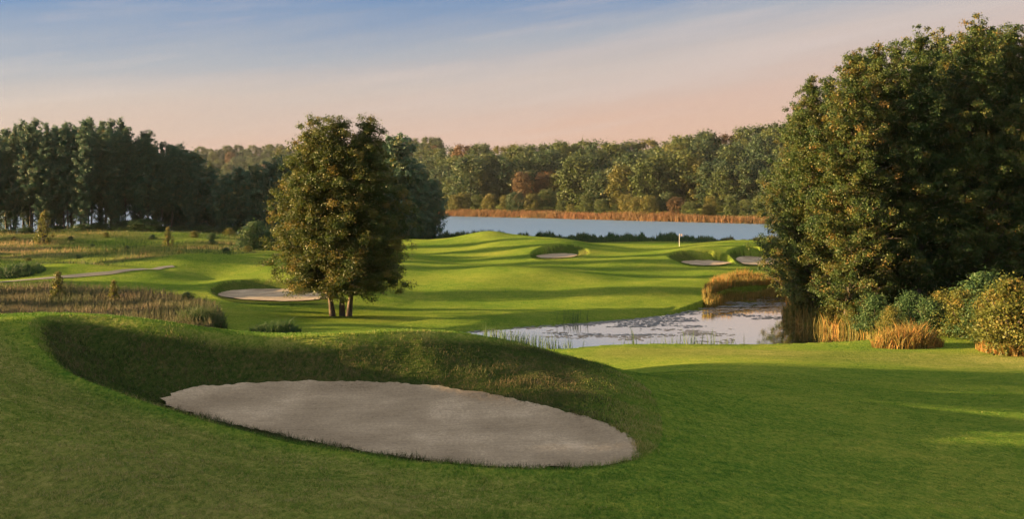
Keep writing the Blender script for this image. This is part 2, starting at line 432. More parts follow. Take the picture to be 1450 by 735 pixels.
def sand_mat():
    m, nd, lk, bs = mat('sand')
    tc = nd.new('ShaderNodeTexCoord')
    z1 = nd.new('ShaderNodeTexNoise'); z1.inputs['Scale'].default_value = 0.55; z1.inputs['Detail'].default_value = 6; lk.new(tc.outputs['Object'], z1.inputs['Vector'])
    z2 = nd.new('ShaderNodeTexNoise'); z2.inputs['Scale'].default_value = 14; z2.inputs['Detail'].default_value = 7; z2.inputs['Roughness'].default_value = 0.8; lk.new(tc.outputs['Object'], z2.inputs['Vector'])
    ad = nd.new('ShaderNodeMath'); ad.operation = 'MULTIPLY_ADD'; lk.new(z2.outputs['Fac'], ad.inputs[0]); ad.inputs[1].default_value = 0.5
    hf = nd.new('ShaderNodeMath'); hf.operation = 'MULTIPLY'; hf.inputs[1].default_value = 0.5; lk.new(z1.outputs['Fac'], hf.inputs[0]); lk.new(hf.outputs[0], ad.inputs[2])
    wv = nd.new('ShaderNodeTexWave'); wv.wave_type = 'BANDS'; wv.bands_direction = 'Y'; wv.inputs['Scale'].default_value = 1.5; wv.inputs['Distortion'].default_value = 7; wv.inputs['Detail'].default_value = 4; wv.inputs['Detail Scale'].default_value = 0.7; wv.inputs['Detail Roughness'].default_value = 0.65
    mp = nd.new('ShaderNodeMapping'); mp.inputs['Rotation'].default_value = (0, 0, R_(-14)); mp.inputs['Scale'].default_value = (0.45, 1, 1); lk.new(tc.outputs['Object'], mp.inputs[0]); lk.new(mp.outputs[0], wv.inputs['Vector'])
    aw = nd.new('ShaderNodeMath'); aw.operation = 'MULTIPLY_ADD'; lk.new(wv.outputs['Fac'], aw.inputs[0]); aw.inputs[1].default_value = 0.02; lk.new(ad.outputs[0], aw.inputs[2])
    r = ramp(nd, [(0.36, (0.165, 0.128, 0.088)), (0.54, (0.300, 0.242, 0.172)), (0.70, (0.50, 0.415, 0.31))])
    lk.new(aw.outputs[0], r.inputs[0]); lk.new(r.outputs['Color'], bs.inputs['Base Color'])
    bs.inputs['Roughness'].default_value = 1.0; bs.inputs['Specular IOR Level'].default_value = 0.05
    hh = nd.new('ShaderNodeMath'); hh.operation = 'MULTIPLY_ADD'; hh.inputs[1].default_value = 0.5; lk.new(wv.outputs['Fac'], hh.inputs[0]); lk.new(z2.outputs['Fac'], hh.inputs[2])
    bp = nd.new('ShaderNodeBump'); bp.inputs['Strength'].default_value = 0.8; bp.inputs['Distance'].default_value = 0.05
    lk.new(hh.outputs[0], bp.inputs['Height']); lk.new(bp.outputs[0], bs.inputs['Normal'])
    return m

def water_mat(name, col, scale, strength, dist, stretch, rough=0.04, ior=1.7, metal=0.0):
    m, nd, lk, bs = mat(name)
    bs.inputs['Base Color'].default_value = (*col, 1)
    bs.inputs['Roughness'].default_value = rough
    bs.inputs['IOR'].default_value = ior
    bs.inputs['Metallic'].default_value = metal
    tc = nd.new('ShaderNodeTexCoord')
    mp = nd.new('ShaderNodeMapping'); mp.inputs['Scale'].default_value = stretch; lk.new(tc.outputs['Object'], mp.inputs[0])
    z = nd.new('ShaderNodeTexNoise'); z.inputs['Scale'].default_value = scale; z.inputs['Detail'].default_value = 4; z.inputs['Roughness'].default_value = 0.6
    lk.new(mp.outputs[0], z.inputs['Vector'])
    bp = nd.new('ShaderNodeBump'); bp.inputs['Strength'].default_value = strength; bp.inputs['Distance'].default_value = dist
    lk.new(z.outputs['Fac'], bp.inputs['Height']); lk.new(bp.outputs[0], bs.inputs['Normal'])
    return m

def flat_mat(name, c, rough=0.6):
    m, nd, lk, bs = mat(name)
    z = nd.new('ShaderNodeTexNoise'); z.inputs['Scale'].default_value = 9; z.inputs['Detail'].default_value = 5
    tc = nd.new('ShaderNodeTexCoord'); lk.new(tc.outputs['Object'], z.inputs['Vector'])
    r = ramp(nd, [(0.3, tuple(v * 0.85 for v in c)), (0.7, tuple(min(1, v * 1.1) for v in c))]); lk.new(z.outputs['Fac'], r.inputs[0]); lk.new(r.outputs['Color'], bs.inputs['Base Color'])
    bs.inputs['Roughness'].default_value = rough
    return m

M_turf, M_sand = ground_mat(), sand_mat()
M_lake = water_mat('lake_water', (0.05, 0.11, 0.19), 0.5, 1.0, 0.25, (0.35, 1.0, 1), 0.42)
M_pond = water_mat('pond_water', (0.02, 0.022, 0.016), 1.2, 0.25, 0.02, (1, 0.6, 1), 0.04, 1.5)
nd_, lk_ = M_pond.node_tree.nodes, M_pond.node_tree.links
gl_ = nd_.new('ShaderNodeBsdfGlossy'); gl_.inputs['Color'].default_value = (0.95, 0.93, 0.90, 1); gl_.inputs['Roughness'].default_value = 0.05
lk_.new(nd_['Bump'].outputs[0], gl_.inputs['Normal'])
mix_ = nd_.new('ShaderNodeMixShader'); mix_.inputs[0].default_value = 0.8
lk_.new(nd_['Principled BSDF'].outputs[0], mix_.inputs[1]); lk_.new(gl_.outputs[0], mix_.inputs[2]); lk_.new(mix_.outputs[0], nd_['Material Output'].inputs['Surface'])
M_grass = leaf_mat('grass_blade', [(0.0, (0.035, 0.105, 0.007)), (0.4, (0.070, 0.160, 0.010)), (0.7, (0.135, 0.165, 0.022)), (1.0, (0.330, 0.270, 0.110))], 0.25, 0.7, 0)
M_reed_gold = leaf_mat('reed_gold', [(0.0, (0.06, 0.085, 0.02)), (0.35, (0.17, 0.14, 0.035)), (0.7, (0.32, 0.17, 0.045)), (1.0, (0.38, 0.13, 0.05))], 0.35, 0.7, 0)
M_strip = leaf_mat('rough_stems', [(0.0, (0.035, 0.058, 0.020)), (0.4, (0.080, 0.086, 0.038)), (0.7, (0.135, 0.112, 0.064)), (1.0, (0.22, 0.16, 0.105))], 0.3, 0.8, 0)
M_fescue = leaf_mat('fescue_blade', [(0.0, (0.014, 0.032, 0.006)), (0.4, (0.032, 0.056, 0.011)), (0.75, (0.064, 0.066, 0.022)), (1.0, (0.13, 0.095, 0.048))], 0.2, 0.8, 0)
M_reed_far = leaf_mat('reed_russet', [(0.0, (0.07, 0.065, 0.022)), (0.5, (0.135, 0.085, 0.035)), (1.0, (0.20, 0.085, 0.042))], 0.3, 0.8, 0)
M_reed_dark = leaf_mat('reed_green', [(0.0, (0.026, 0.062, 0.022)), (0.5, (0.055, 0.095, 0.028)), (0.85, (0.09, 0.10, 0.035)), (1.0, (0.19, 0.12, 0.07))], 0.3, 0.7, 0)
M_meadow = leaf_mat('meadow_grass', [(0.0, (0.035, 0.070, 0.016)), (0.4, (0.085, 0.105, 0.028)), (0.7, (0.19, 0.15, 0.06)), (1.0, (0.32, 0.21, 0.11))], 0.3, 0.8, 0)
M_bark = bark_mat('bark_brown', (0.045, 0.032, 0.022), (0.13, 0.09, 0.06))
M_bark_d = bark_mat('bark_dark', (0.03, 0.024, 0.02), (0.085, 0.065, 0.05))
M_leaf_main = leaf_mat('leaf_olive', [(0.0, (0.026, 0.050, 0.012)), (0.5, (0.060, 0.080, 0.014)), (0.8, (0.105, 0.100, 0.018)), (1.0, (0.150, 0.105, 0.022))], 0.35, 0.55, 0.0)
M_leaf_grove = leaf_mat('leaf_green', [(0.0, (0.022, 0.052, 0.016)), (0.5, (0.048, 0.078, 0.017)), (0.85, (0.090, 0.092, 0.018)), (1.0, (0.150, 0.092, 0.022))], 0.35, 0.55, 0.08)
M_leaf_wood = leaf_mat('leaf_dark', [(0.0, (0.036, 0.085, 0.054)), (0.6, (0.070, 0.125, 0.068)), (1.0, (0.150, 0.130, 0.046))], 0.25, 0.6, 0.08)

# ------------------------------------------------------------------ ground, water, sand
def build_ground():
    th = np.concatenate([np.linspace(-180, -60, 24, endpoint=False), np.linspace(-60, -30, 60, endpoint=False), np.linspace(-30, 30, 760, endpoint=False),
                         np.linspace(30, 60, 60, endpoint=False), np.linspace(60, 180, 24, endpoint=False)])
    th = np.radians(th)
    r = np.concatenate([np.exp(np.linspace(math.log(1.0), math.log(13), 25, endpoint=False)), np.exp(np.linspace(math.log(13), math.log(40), 270, endpoint=False)),
                        np.exp(np.linspace(math.log(40), math.log(250), 400, endpoint=False)), np.exp(np.linspace(math.log(250), math.log(1600), 110))])
    nt_, nr = len(th), len(r)
    T, Rr = np.meshgrid(th, r)
    x = (Rr * np.sin(T)).ravel(); y = (Rr * np.cos(T)).ravel()
    z = land_h(x, y)
    idx = np.arange(nr * nt_).reshape(nr, nt_)
    a = idx[:-1]; b = np.roll(idx, -1, 1)[:-1]; c = np.roll(idx, -1, 1)[1:]; d = idx[1:]
    faces = np.stack([a, d, c, b], -1).reshape(-1, 4)[:, ::-1]
    v = np.stack([x, y, z], 1)
    v = np.concatenate([v, [[0, 0, land_h(np.array([0.0]), np.array([0.1]))[0]]]])
    olive, meadow, rough = zone(x, y)
    cen = len(v) - 1
    tri = np.stack([idx[0], np.roll(idx[0], -1), np.full(nt_, cen)], 1)[:, ::-1]
    flat = np.concatenate([faces.ravel(), tri.ravel()]); cnt = np.concatenate([np.full(len(faces), 4), np.full(len(tri), 3)])
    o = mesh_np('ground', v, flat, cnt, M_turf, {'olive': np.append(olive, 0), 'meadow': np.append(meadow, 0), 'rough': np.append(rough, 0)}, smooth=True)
    tag(o, 'rolling green golf course turf with mown fairway and dry rough', kind='structure')
    return o

MEADOW = np.array([P(*p)[:2] for p in [(-700, 400, 9.9), (0, 396, 9.85), (150, 388, 9.7), (230, 377, 9.3), (330, 366, 9.0), (395, 356, 9.0), (410, 340, 9.2)]] + [Q(470, 215, 0)[:2], Q(640, 226, 0)[:2], Q(640, 260, 0)[:2], Q(-700, 260, 0)[:2]])
STRIP = np.array([Q(a, d, 0)[:2] for a, d in [(-400, 68), (100, 70), (200, 72), (290, 72), (318, 76), (312, 82), (285, 90), (220, 95), (120, 98), (0, 98), (-400, 98)]])
def zone(x, y):
    r = np.hypot(x, y)
    px = PX0 + F * x / np.maximum(y, 1)
    near = np.clip((32 - r) / 5, 0, 1)
    left = np.clip((900 - px) / 350, 0, 1)
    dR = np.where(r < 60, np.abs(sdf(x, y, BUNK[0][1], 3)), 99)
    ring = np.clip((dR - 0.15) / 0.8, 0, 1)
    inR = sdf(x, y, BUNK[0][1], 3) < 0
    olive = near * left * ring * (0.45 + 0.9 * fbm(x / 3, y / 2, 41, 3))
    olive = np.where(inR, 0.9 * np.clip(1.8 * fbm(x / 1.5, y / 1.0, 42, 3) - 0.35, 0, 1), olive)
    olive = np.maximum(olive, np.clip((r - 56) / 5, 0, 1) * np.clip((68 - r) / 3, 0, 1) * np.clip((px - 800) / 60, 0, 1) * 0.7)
    rough = np.where(inR, np.clip((dR - 0.15) / 0.4, 0, 1), 0) * np.clip((935 - px) / 150, 0.15, 1)  # long dark grass; paler rim along the crest imitates grazing sunlight
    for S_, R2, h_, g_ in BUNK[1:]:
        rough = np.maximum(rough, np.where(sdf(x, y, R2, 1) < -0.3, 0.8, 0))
    md = np.clip(-sdf(x, y, MEADOW) / 1.5, 0, 1) * np.clip(0.35 + 2.4 * (fbm(x / 16, y / 7, 51, 3) - 0.42), 0.1, 0.9)
    md = np.maximum(md, np.clip(-sdf(x, y, STRIP) / 1.0, 0, 1) * 0.8)
    md = np.maximum(md, np.clip((r - 205) / 10, 0, 1) * 0.6)
    return np.clip(olive, 0, 1), np.clip(md, 0, 1), rough

ground = build_ground()

def water(name, poly, m, label):
    # a fan of triangles over the polygon, kept flat at water level
    bmv = [(x, y, ZW) for x, y in poly]
    me = bpy.data.meshes.new(name)
    me.from_pydata(bmv, [], [list(range(len(bmv)))])
    me.update()
    if me.polygons[0].normal.z < 0: me.flip_normals()
    me.materials.append(m)
    o = bpy.data.objects.new(name, me); COL.objects.link(o)
    tag(o, label, kind='structure')
    return o
def grow(poly, d):
    c = np.asarray(poly); nx = np.roll(c, -1, 0) - np.roll(c, 1, 0)
    nrm = np.stack([nx[:, 1], -nx[:, 0]], 1); nrm /= np.linalg.norm(nrm, axis=1, keepdims=True) + 1e-9
    area = 0.5 * np.sum(c[:, 0] * np.roll(c[:, 1], -1) - np.roll(c[:, 0], -1) * c[:, 1])
    return c + nrm * d * (1 if area > 0 else -1)
water('lake', grow(LAKE, 0.3), M_lake, 'rippled blue lake between the green and the wooded hill')
water('pond', grow(POND, 0.12), M_pond, 'calm pale pond with floating weed beside the fairway')

def sand_sheet(k, label):
    S, Rr, hs, g = BUNK[k]
    c = S.mean(0)
    # resample the outline
    Sl = np.concatenate([S, S[:1]]); seg = np.hypot(*np.diff(Sl, axis=0).T); cum = np.concatenate([[0], np.cumsum(seg)])
    nb, nr = (420, 110) if k == 0 else (90, 10)
    tt = np.linspace(0, cum[-1], nb, endpoint=False)
    bx, by = np.interp(tt, cum, Sl[:, 0]), np.interp(tt, cum, Sl[:, 1])
    wob = 0.16 if k == 0 else 0.2
    jit = 1 + wob * 0.35 * (fbm(bx * 3.2, by * 3.2, 61 + k, 4) - 0.40) + (0.02 * (fbm(bx * 9, by * 9, 66, 2) - 0.5) if k == 0 else 0)
    rr = np.linspace(0, 1, nr) ** 0.7
    X = c[0] + (bx - c[0])[None] * (rr[:, None] * jit); Y = c[1] + (by - c[1])[None] * (rr[:, None] * jit)
    x, y = X.ravel(), Y.ravel()
    zs = -(7.14 - 0.048 * y) if hs is None else np.full(x.shape, hs)
    edge = np.repeat(rr, nb)
    if k == 0:
        e2 = np.clip((1 - edge) * 5, 0, 1)
        z = zs + 0.008 * np.sin((y * math.cos(0.25) - x * math.sin(0.25) + 0.7 * fbm(x / 3, y / 3, 3, 2)) * 14) * e2 + 0.10 * (fbm(x / 2.2, y / 1.6, 71, 3) - 0.5) * e2 \
            + 0.04 * (fbm(x * 3.5, y * 3.5, 72, 2) - 0.4)
        back = np.clip((y - c[1]) / 3, 0, 1)
        z = z + 0.13 * np.clip((edge - 0.72) / 0.28, 0, 1) ** 1.6 * back + 0.09 * (fbm(x * 4.5, y * 4.5, 74, 3) - 0.45) * np.clip((edge - 0.8) / 0.1, 0, 1)
        z = z - 0.08 * (1 - edge ** 2)
        z = z + 0.01
    else:
        z = zs + 0.06 * (fbm(x, y, 73, 2) - 0.4) + 0.10 * np.clip((edge - 0.7) / 0.3, 0, 1)
    v = np.stack([x, y, z], 1)
    idx = np.arange(nr * nb).reshape(nr, nb)
    f = np.stack([idx[:-1], idx[1:], np.roll(idx, -1, 1)[1:], np.roll(idx, -1, 1)[:-1]], -1).reshape(-1, 4)
    o = mesh_np('bunker_sand', v, f, 4, M_sand, smooth=True)
    if o.data.polygons[nb * (nr // 2)].normal.z < 0: o.data.flip_normals()
    tag(o, label, 'sand', 'sand beds of the golf bunkers', kind='structure')
for k, lb in enumerate(['large raked sand bed of the near bunker', 'sand bed of the bunker behind the big tree', 'small sand bed below the grassy mound', 'thin sand bed left of the pair by the flag', 'wide sand bed beside the right grove']):
    sand_sheet(k, lb)

# gravel cart path on the left
def ribbon(name, pix, width, m, label):
    pts = np.array([hit(a, b, 80, 260) for a, b in pix])
    k = np.linspace(0, len(pts) - 1, 70); xs = np.interp(k, range(len(pts)), pts[:, 0]); ys = np.interp(k, range(len(pts)), pts[:, 1])
    for _ in range(4):
        xs[1:-1] = (xs[:-2] + 2 * xs[1:-1] + xs[2:]) / 4; ys[1:-1] = (ys[:-2] + 2 * ys[1:-1] + ys[2:]) / 4
    dx, dy = np.gradient(xs), np.gradient(ys); l = np.hypot(dx, dy); nx, ny = -dy / l, dx / l
    off = np.linspace(-width / 2, width / 2, 6)
    X = xs[:, None] + nx[:, None] * off; Y = ys[:, None] + ny[:, None] * off
    z = land_h(X, Y) + 0.05
    idx = np.arange(X.size).reshape(X.shape)
    f = np.stack([idx[:-1, :-1], idx[:-1, 1:], idx[1:, 1:], idx[1:, :-1]], -1).reshape(-1, 4)
    o = mesh_np(name, np.stack([X.ravel(), Y.ravel(), z.ravel()], 1), f, 4, m, smooth=True)
    if o.data.polygons[0].normal.z < 0: o.data.flip_normals()
    tag(o, label, kind='structure')
ribbon('path', [(-60, 404), (0, 400), (60, 395), (120, 390), (160, 387), (200, 382), (228, 379), (246, 377.5)], 1.1, flat_mat('gravel', (0.10, 0.095, 0.075), 0.95), 'pale gravel cart path curving along the meadow edge')

# ------------------------------------------------------------------ blades (grass, reeds)
def blades(name, xy, h, wd, lean, m, tint, segs=1, z=None, parent=None, bend=None):
    """N separate blades; h,wd,tint arrays; lean = tip offset relative to height"""
    nb = len(xy)
    z0 = land_h(xy[:, 0], xy[:, 1]) - 0.01 if z is None else z
    az = rng.uniform(0, 2 * np.pi, nb); la = rng.uniform(0, 2 * np.pi, nb)
    ln = lean * h * rng.uniform(0.3, 1.0, nb)
    ox, oy = np.cos(la) * ln, np.sin(la) * ln
    if bend is not None: ox = ox + bend[0] * h; oy = oy + bend[1] * h
    sx, sy = np.cos(az) * wd / 2, np.sin(az) * wd / 2
    b = np.stack([xy[:, 0], xy[:, 1], z0], 1)
    s = np.stack([sx, sy, np.zeros(nb)], 1)
    tip = b + np.stack([ox, oy, h], 1)
    if segs == 1:
        v = np.stack([b - s, b + s, tip], 1).reshape(-1, 3)
        f = np.arange(3 * nb).reshape(-1, 3)
        return mesh_np(name, v, f, 3, m, {'tint': np.repeat(tint, 3)}, parent=parent)
    mid = b + np.stack([ox * 0.3, oy * 0.3, h * 0.6], 1)
    v = np.stack([b - s, b + s, mid + s * 0.8, mid - s * 0.8, tip], 1).reshape(-1, 3)
    i = np.arange(nb)[:, None] * 5
    f = np.concatenate([i + np.array([0, 1, 2, 3]), i + np.array([3, 2, 4])], 1)
    cnt = np.tile([4, 3], nb)
    return mesh_np(name, v, f.ravel(), cnt, m, {'tint': np.repeat(tint, 5)}, parent=parent)

def scatter_poly(poly, n_):
    lo, hi = poly.min(0), poly.max(0)
    out = []
    tot = 0
    while tot < n_:
        p = rng.uniform(lo, hi, (n_ * 2, 2)); p = p[inpoly(p[:, 0], p[:, 1], poly)]
        out.append(p); tot += len(p)
    return np.concatenate(out)[:n_]

def near_grass():
    nb = 520000
    d = np.exp(rng.uniform(math.log(12.5), math.log(46), nb)); u = rng.uniform(-0.56, 0.56, nb)
    x, y = u * d, d
    inS = inpoly(x, y, BUNK[0][0])
    dS = dpoly(x, y, BUNK[0][0])
    inR = inpoly(x, y, BUNK[0][1])
    keep = ~(inS & (dS > 0.03 + 0.22 * np.clip(fbm(x * 2.2, y * 2.2, 86, 2) - 0.35, 0, 1)))
    x, y, inR, d = x[keep], y[keep], inR[keep], d[keep]
    px = PX0 + F * x / y
    right = np.clip((px - 850) / 200, 0, 1) 
    n1 = fbm(x / 1.1, y / 0.8, 81, 3)
    tuft = fbm(x / 0.28, y / 0.22, 87, 2)
    h = (0.028 + 0.075 * tuft ** 2) * (1 - 0.35 * right)
    h = np.where(inR, 0.04 + 0.13 * np.clip(n1 - 0.15, 0, 1), h) * rng.uniform(0.6, 1.25, len(x)) * np.where(dS[keep] < 0.22, 1.7, 1.0)
    wd = np.maximum(0.008, d * 0.00060) * rng.uniform(0.7, 1.3, len(x))
    ol, md, ro = zone(x, y)
    tint = 0.22 + 0.50 * ol + 0.5 * (fbm(x / 2.3, y / 1.7, 83, 3) - 0.45) + 0.5 * (fbm(x / 0.35, y / 0.25, 84, 2) - 0.5) + rng.normal(0, 0.26, len(x)) + np.where(inR, 0.45 * (n1 - 0.35), 0)
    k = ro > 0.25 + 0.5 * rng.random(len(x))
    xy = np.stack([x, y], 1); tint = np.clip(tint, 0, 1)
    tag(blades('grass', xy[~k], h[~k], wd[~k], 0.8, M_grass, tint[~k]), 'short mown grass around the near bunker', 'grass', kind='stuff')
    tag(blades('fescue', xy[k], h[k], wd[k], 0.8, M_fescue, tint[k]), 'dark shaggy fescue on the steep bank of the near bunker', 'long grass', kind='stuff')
near_grass()

def meadow():
    p = scatter_poly(MEADOW, 120000)
    px = PX0 + F * p[:, 0] / p[:, 1]
    k = (px > -150) & (px < 640) & (p[:, 1] < 236); p = p[k]
    n1 = fbm(p[:, 0] / 9, p[:, 1] / 6, 91, 3)
    n2 = fbm(p[:, 0] / 3, p[:, 1] / 3, 191, 2)
    h = (0.16 + 2.0 * np.clip(n1 - 0.25, 0, 1) * n2 * 1.4) * rng.uniform(0.5, 1.2, len(p))
    tint = np.clip(0.10 + 2.6 * (fbm(p[:, 0] / 16, p[:, 1] / 7, 51, 3) - 0.44) + rng.normal(0, 0.12, len(p)), 0, 1)
    o = blades('meadow_grass', p, h, np.full(len(p), 0.075) * rng.uniform(0.6, 1.4, len(p)), 0.6, M_meadow, tint)
    tag(o, 'tall dry meadow grass in front of the left wood', 'tall grass', kind='stuff')
    p = scatter_poly(STRIP, 42000)
    px = PX0 + F * p[:, 0] / p[:, 1]
    k = (px > -80); p = p[k]
    n1 = fbm(p[:, 0] / 4, p[:, 1] / 4, 92, 3)
    h = (0.55 + 0.9 * n1) * rng.uniform(0.6, 1.2, len(p))
    tint = np.clip(0.25 + 0.8 * (fbm(p[:, 0] / 5, p[:, 1] / 5, 93, 3) - 0.2) + rng.normal(0, 0.15, len(p)), 0, 1)
    o = blades('rough_grass', p, h, np.full(len(p), 0.05) * rng.uniform(0.6, 1.4, len(p)), 0.35, M_strip, tint, 2)
    tag(o, 'strip of tall purplish brown rough grass beyond the near bunker', 'tall grass', kind='stuff')
meadow()

def along(pts, n_, width):
    """random points in a band around a polyline of (x, y)"""
    pts = np.array(pts, float); seg = np.hypot(*np.diff(pts, axis=0).T); cum = np.concatenate([[0], np.cumsum(seg)])
    t = rng.uniform(0, cum[-1], n_)
    x, y = np.interp(t, cum, pts[:, 0]), np.interp(t, cum, pts[:, 1])
    return np.stack([x + rng.normal(0, width / 2, n_), y + rng.normal(0, width / 2, n_)], 1), t / cum[-1]

def reeds():
    # far shore belt
    pts = [Q(a, d, 0)[:2] for a, d in [(612, 448), (640, 441), (750, 415), (900, 375), (1100, 335), (1300, 315), (1500, 305)]]
    p, t = along(pts, 26000, 5.5); p[:, 1] += 2.5
    h = rng.uniform(1.1, 3.0, len(p)) * (0.7 + 0.6 * fbm(p[:, 0] / 8, p[:, 1] / 8, 295, 2))
    tint = np.clip(0.62 + 0.5 * (fbm(p[:, 0] / 20, p[:, 1] / 8, 95, 2) - 0.5) + rng.normal(0, 0.12, len(p)), 0, 1)
    z = np.maximum(land_h(p[:, 0], p[:, 1]), ZW - 0.3)
    tag(blades('reed_bed', p, h, np.full(len(p), 0.26), 0.3, M_reed_far, tint, 1, z), 'long russet reed bed on the far lake shore', 'reeds', kind='stuff')
    # near lake shore, behind the green
    pts = [Q(a, d, 0)[:2] for a, d in [(560, 222), (640, 223), (700, 224), (850, 219), (1000, 209), (1100, 203), (1200, 200)]]
    p, t = along(pts, 16000, 5.0)
    px = PX0 + F * p[:, 0] / p[:, 1]
    n1 = fbm(px / 25, p[:, 1] / 30, 96, 2)
    n1 = np.clip(0.5 + 1.6 * (fbm(px / 9, p[:, 1] / 8, 196, 3) - 0.5) + 0.5 * (n1 - 0.5), 0, 1)
    h = (0.4 + 1.7 * n1) * rng.uniform(0.6, 1.15, len(p)) * np.where(px > 1010, 0.75, 1) 
    tint = np.clip(0.25 + rng.normal(0, 0.15, len(p)) + np.clip((px - 980) / 60, 0, 1) * 0.6, 0, 1)
    tag(blades('lakeside_reeds', p, h, np.full(len(p), 0.16), 0.25, M_reed_dark, tint, 2), 'dark green reeds on the lake edge behind the green', 'reeds', kind='stuff')
    # head of the pond
    poly = smooth_poly([P(a, b, 11.2)[:2] for a, b in [(992, 434), (1000, 420), (1030, 410), (1075, 406), (1130, 408), (1150, 416), (1130, 424), (1070, 419), (1035, 424), (1015, 434)]], 1)
    p = scatter_poly(poly, 9000)
    h = rng.uniform(0.7, 1.5, len(p)) * (0.35 + 1.1 * fbm(p[:, 0] / 2.0, p[:, 1] / 2.0, 197, 3)) * (0.7 + 0.3 * np.clip(-sdf(p[:, 0], p[:, 1], poly) / 1.2, 0, 1)); tint = np.clip(0.45 + 0.5 * (fbm(p[:, 0] / 3, p[:, 1] / 3, 97, 2) - 0.5) + rng.normal(0, 0.15, len(p)), 0, 1)
    z = np.maximum(land_h(p[:, 0], p[:, 1]), ZW - 0.2)
    tag(blades('pond_reeds', p, h, np.full(len(p), 0.06), 0.3, M_reed_gold, tint, 2, z), 'golden reeds ringing the head of the pond', 'reeds', kind='stuff')
    # sparse stems along the near side of the pond
    p1, _ = along([P(a, b, 11.3)[:2] for a, b in [(690, 483), (740, 494), (800, 503)]], 420, 1.6)
    p2, _ = along([P(a, b, 11.3)[:2] for a, b in [(890, 501), (960, 501), (1060, 502)]], 420, 1.3)
    p3, _ = along([P(a, b, 11.3)[:2] for a, b in [(800, 458), (830, 456)]], 60, 0.8)
    p = np.concatenate([p1, p2, p3])
    cl = fbm(p[:, 0] / 1.5, p[:, 1] / 1.5, 98, 2) > 0.42; p = p[cl]
    h = rng.uniform(0.5, 1.35, len(p)); tint = np.clip(0.35 + rng.normal(0, 0.2, len(p)), 0, 1)
    z = np.maximum(land_h(p[:, 0], p[:, 1]), ZW - 0.1)
    tag(blades('sparse_reeds', p, h, np.full(len(p), 0.045), 0.3, M_reed_dark, tint, 2, z), 'thin scattered reed stems along the near pond edge', 'reeds', kind='stuff')
    # under the grove, right bank of the pond
    poly = smooth_poly([P(a, b, 11.2)[:2] for a, b in [(1104, 448), (1122, 438), (1150, 436), (1215, 454), (1264, 468), (1270, 482), (1250, 481), (1200, 471), (1150, 464), (1118, 456)]], 1)
    p = scatter_poly(poly, 5200)
    h = rng.uniform(0.4, 1.6, len(p)) * (0.35 + 1.2 * fbm(p[:, 0] / 1.2, p[:, 1] / 1.2, 198, 3)); tint = np.clip(0.4 + 0.9 * (fbm(p[:, 0] / 2, p[:, 1] / 2, 99, 2) - 0.5) + rng.normal(0, 0.15, len(p)), 0, 1)
    z = np.maximum(land_h(p[:, 0], p[:, 1]), ZW - 0.2)
    tag(blades('bank_reeds', p, h, np.full(len(p), 0.055), 0.35, M_reed_gold, tint, 2, z), 'amber and green reeds on the pond bank under the right grove', 'reeds', kind='stuff')
reeds()
def shrub_skirt():
    poly = smooth_poly([P(a, b, 10.0)[:2] for a, b in [(1378, 492), (1400, 486), (1440, 490), (1500, 500), (1500, 512), (1430, 509), (1392, 502)]], 1)
    p = scatter_poly(poly, 3200)
    h = rng.uniform(0.2, 0.75, len(p)) * (0.3 + 1.2 * fbm(p[:, 0], p[:, 1], 298, 3))
    tint = np.clip(0.55 + rng.normal(0, 0.2, len(p)), 0, 1)
    tag(blades('dry_grass', p, h, np.full(len(p), 0.04), 0.6, M_reed_gold, tint, 2), 'dry golden grass at the foot of the big right shrub', 'tall grass', kind='stuff')
shrub_skirt()

def clump(name, px, py, d0, d1, rad, hgt, cnt, m, t0, label, cat, group=None, wd=0.05, flat=0.6):
    x, y, z = hit(px, py, d0, d1)
    a = rng.uniform(0, 2 * np.pi, cnt); r = np.sqrt(rng.uniform(0, 1, cnt)) * rad
    p = np.stack([x + r * np.cos(a), y + r * np.sin(a) * flat], 1)
    h = hgt * (1 - 0.6 * (r / rad) ** 2) * rng.uniform(0.35, 1.1, cnt) * (0.5 + fbm(p[:, 0] / 0.7, p[:, 1] / 0.7, 300, 2))
    o = blades(name, p, h, np.full(cnt, wd), 0.75, m, np.clip(t0 + rng.normal(0, 0.16, cnt), 0, 1), 2)
    me = o.data
    co = np.empty(len(me.vertices) * 3, np.float32); me.vertices.foreach_get('co', co); co = co.reshape(-1, 3) - np.array([x, y, z]); me.vertices.foreach_set('co', co.astype(np.float32).ravel())
    o.location = (x, y, z)
    return tag(o, label, cat, group)
clump('rush_clump', 390, 474, 60, 120, 1.9, 1.25, 1500, M_reed_dark, 0.25, 'low dark green rush clump just above the near bunker crest', 'rushes')
clump('rush_clump', 284, 464, 60, 120, 2.0, 2.0, 2200, M_reed_dark, 0.55, 'brown topped rush clump at the end of the rough grass strip', 'rushes')
clump('reed_clump', 1285, 491, 60, 120, 2.3, 1.75, 2000, M_reed_gold, 0.5, 'bright orange reed clump at the pond edge under the grove', 'reeds')
clump('sedge_clump', 20, 388, 100, 200, 3.4, 1.1, 1500, M_reed_dark, 0.15, 'dark sedge clump in the meadow at the left edge', 'sedge', wd=0.09)

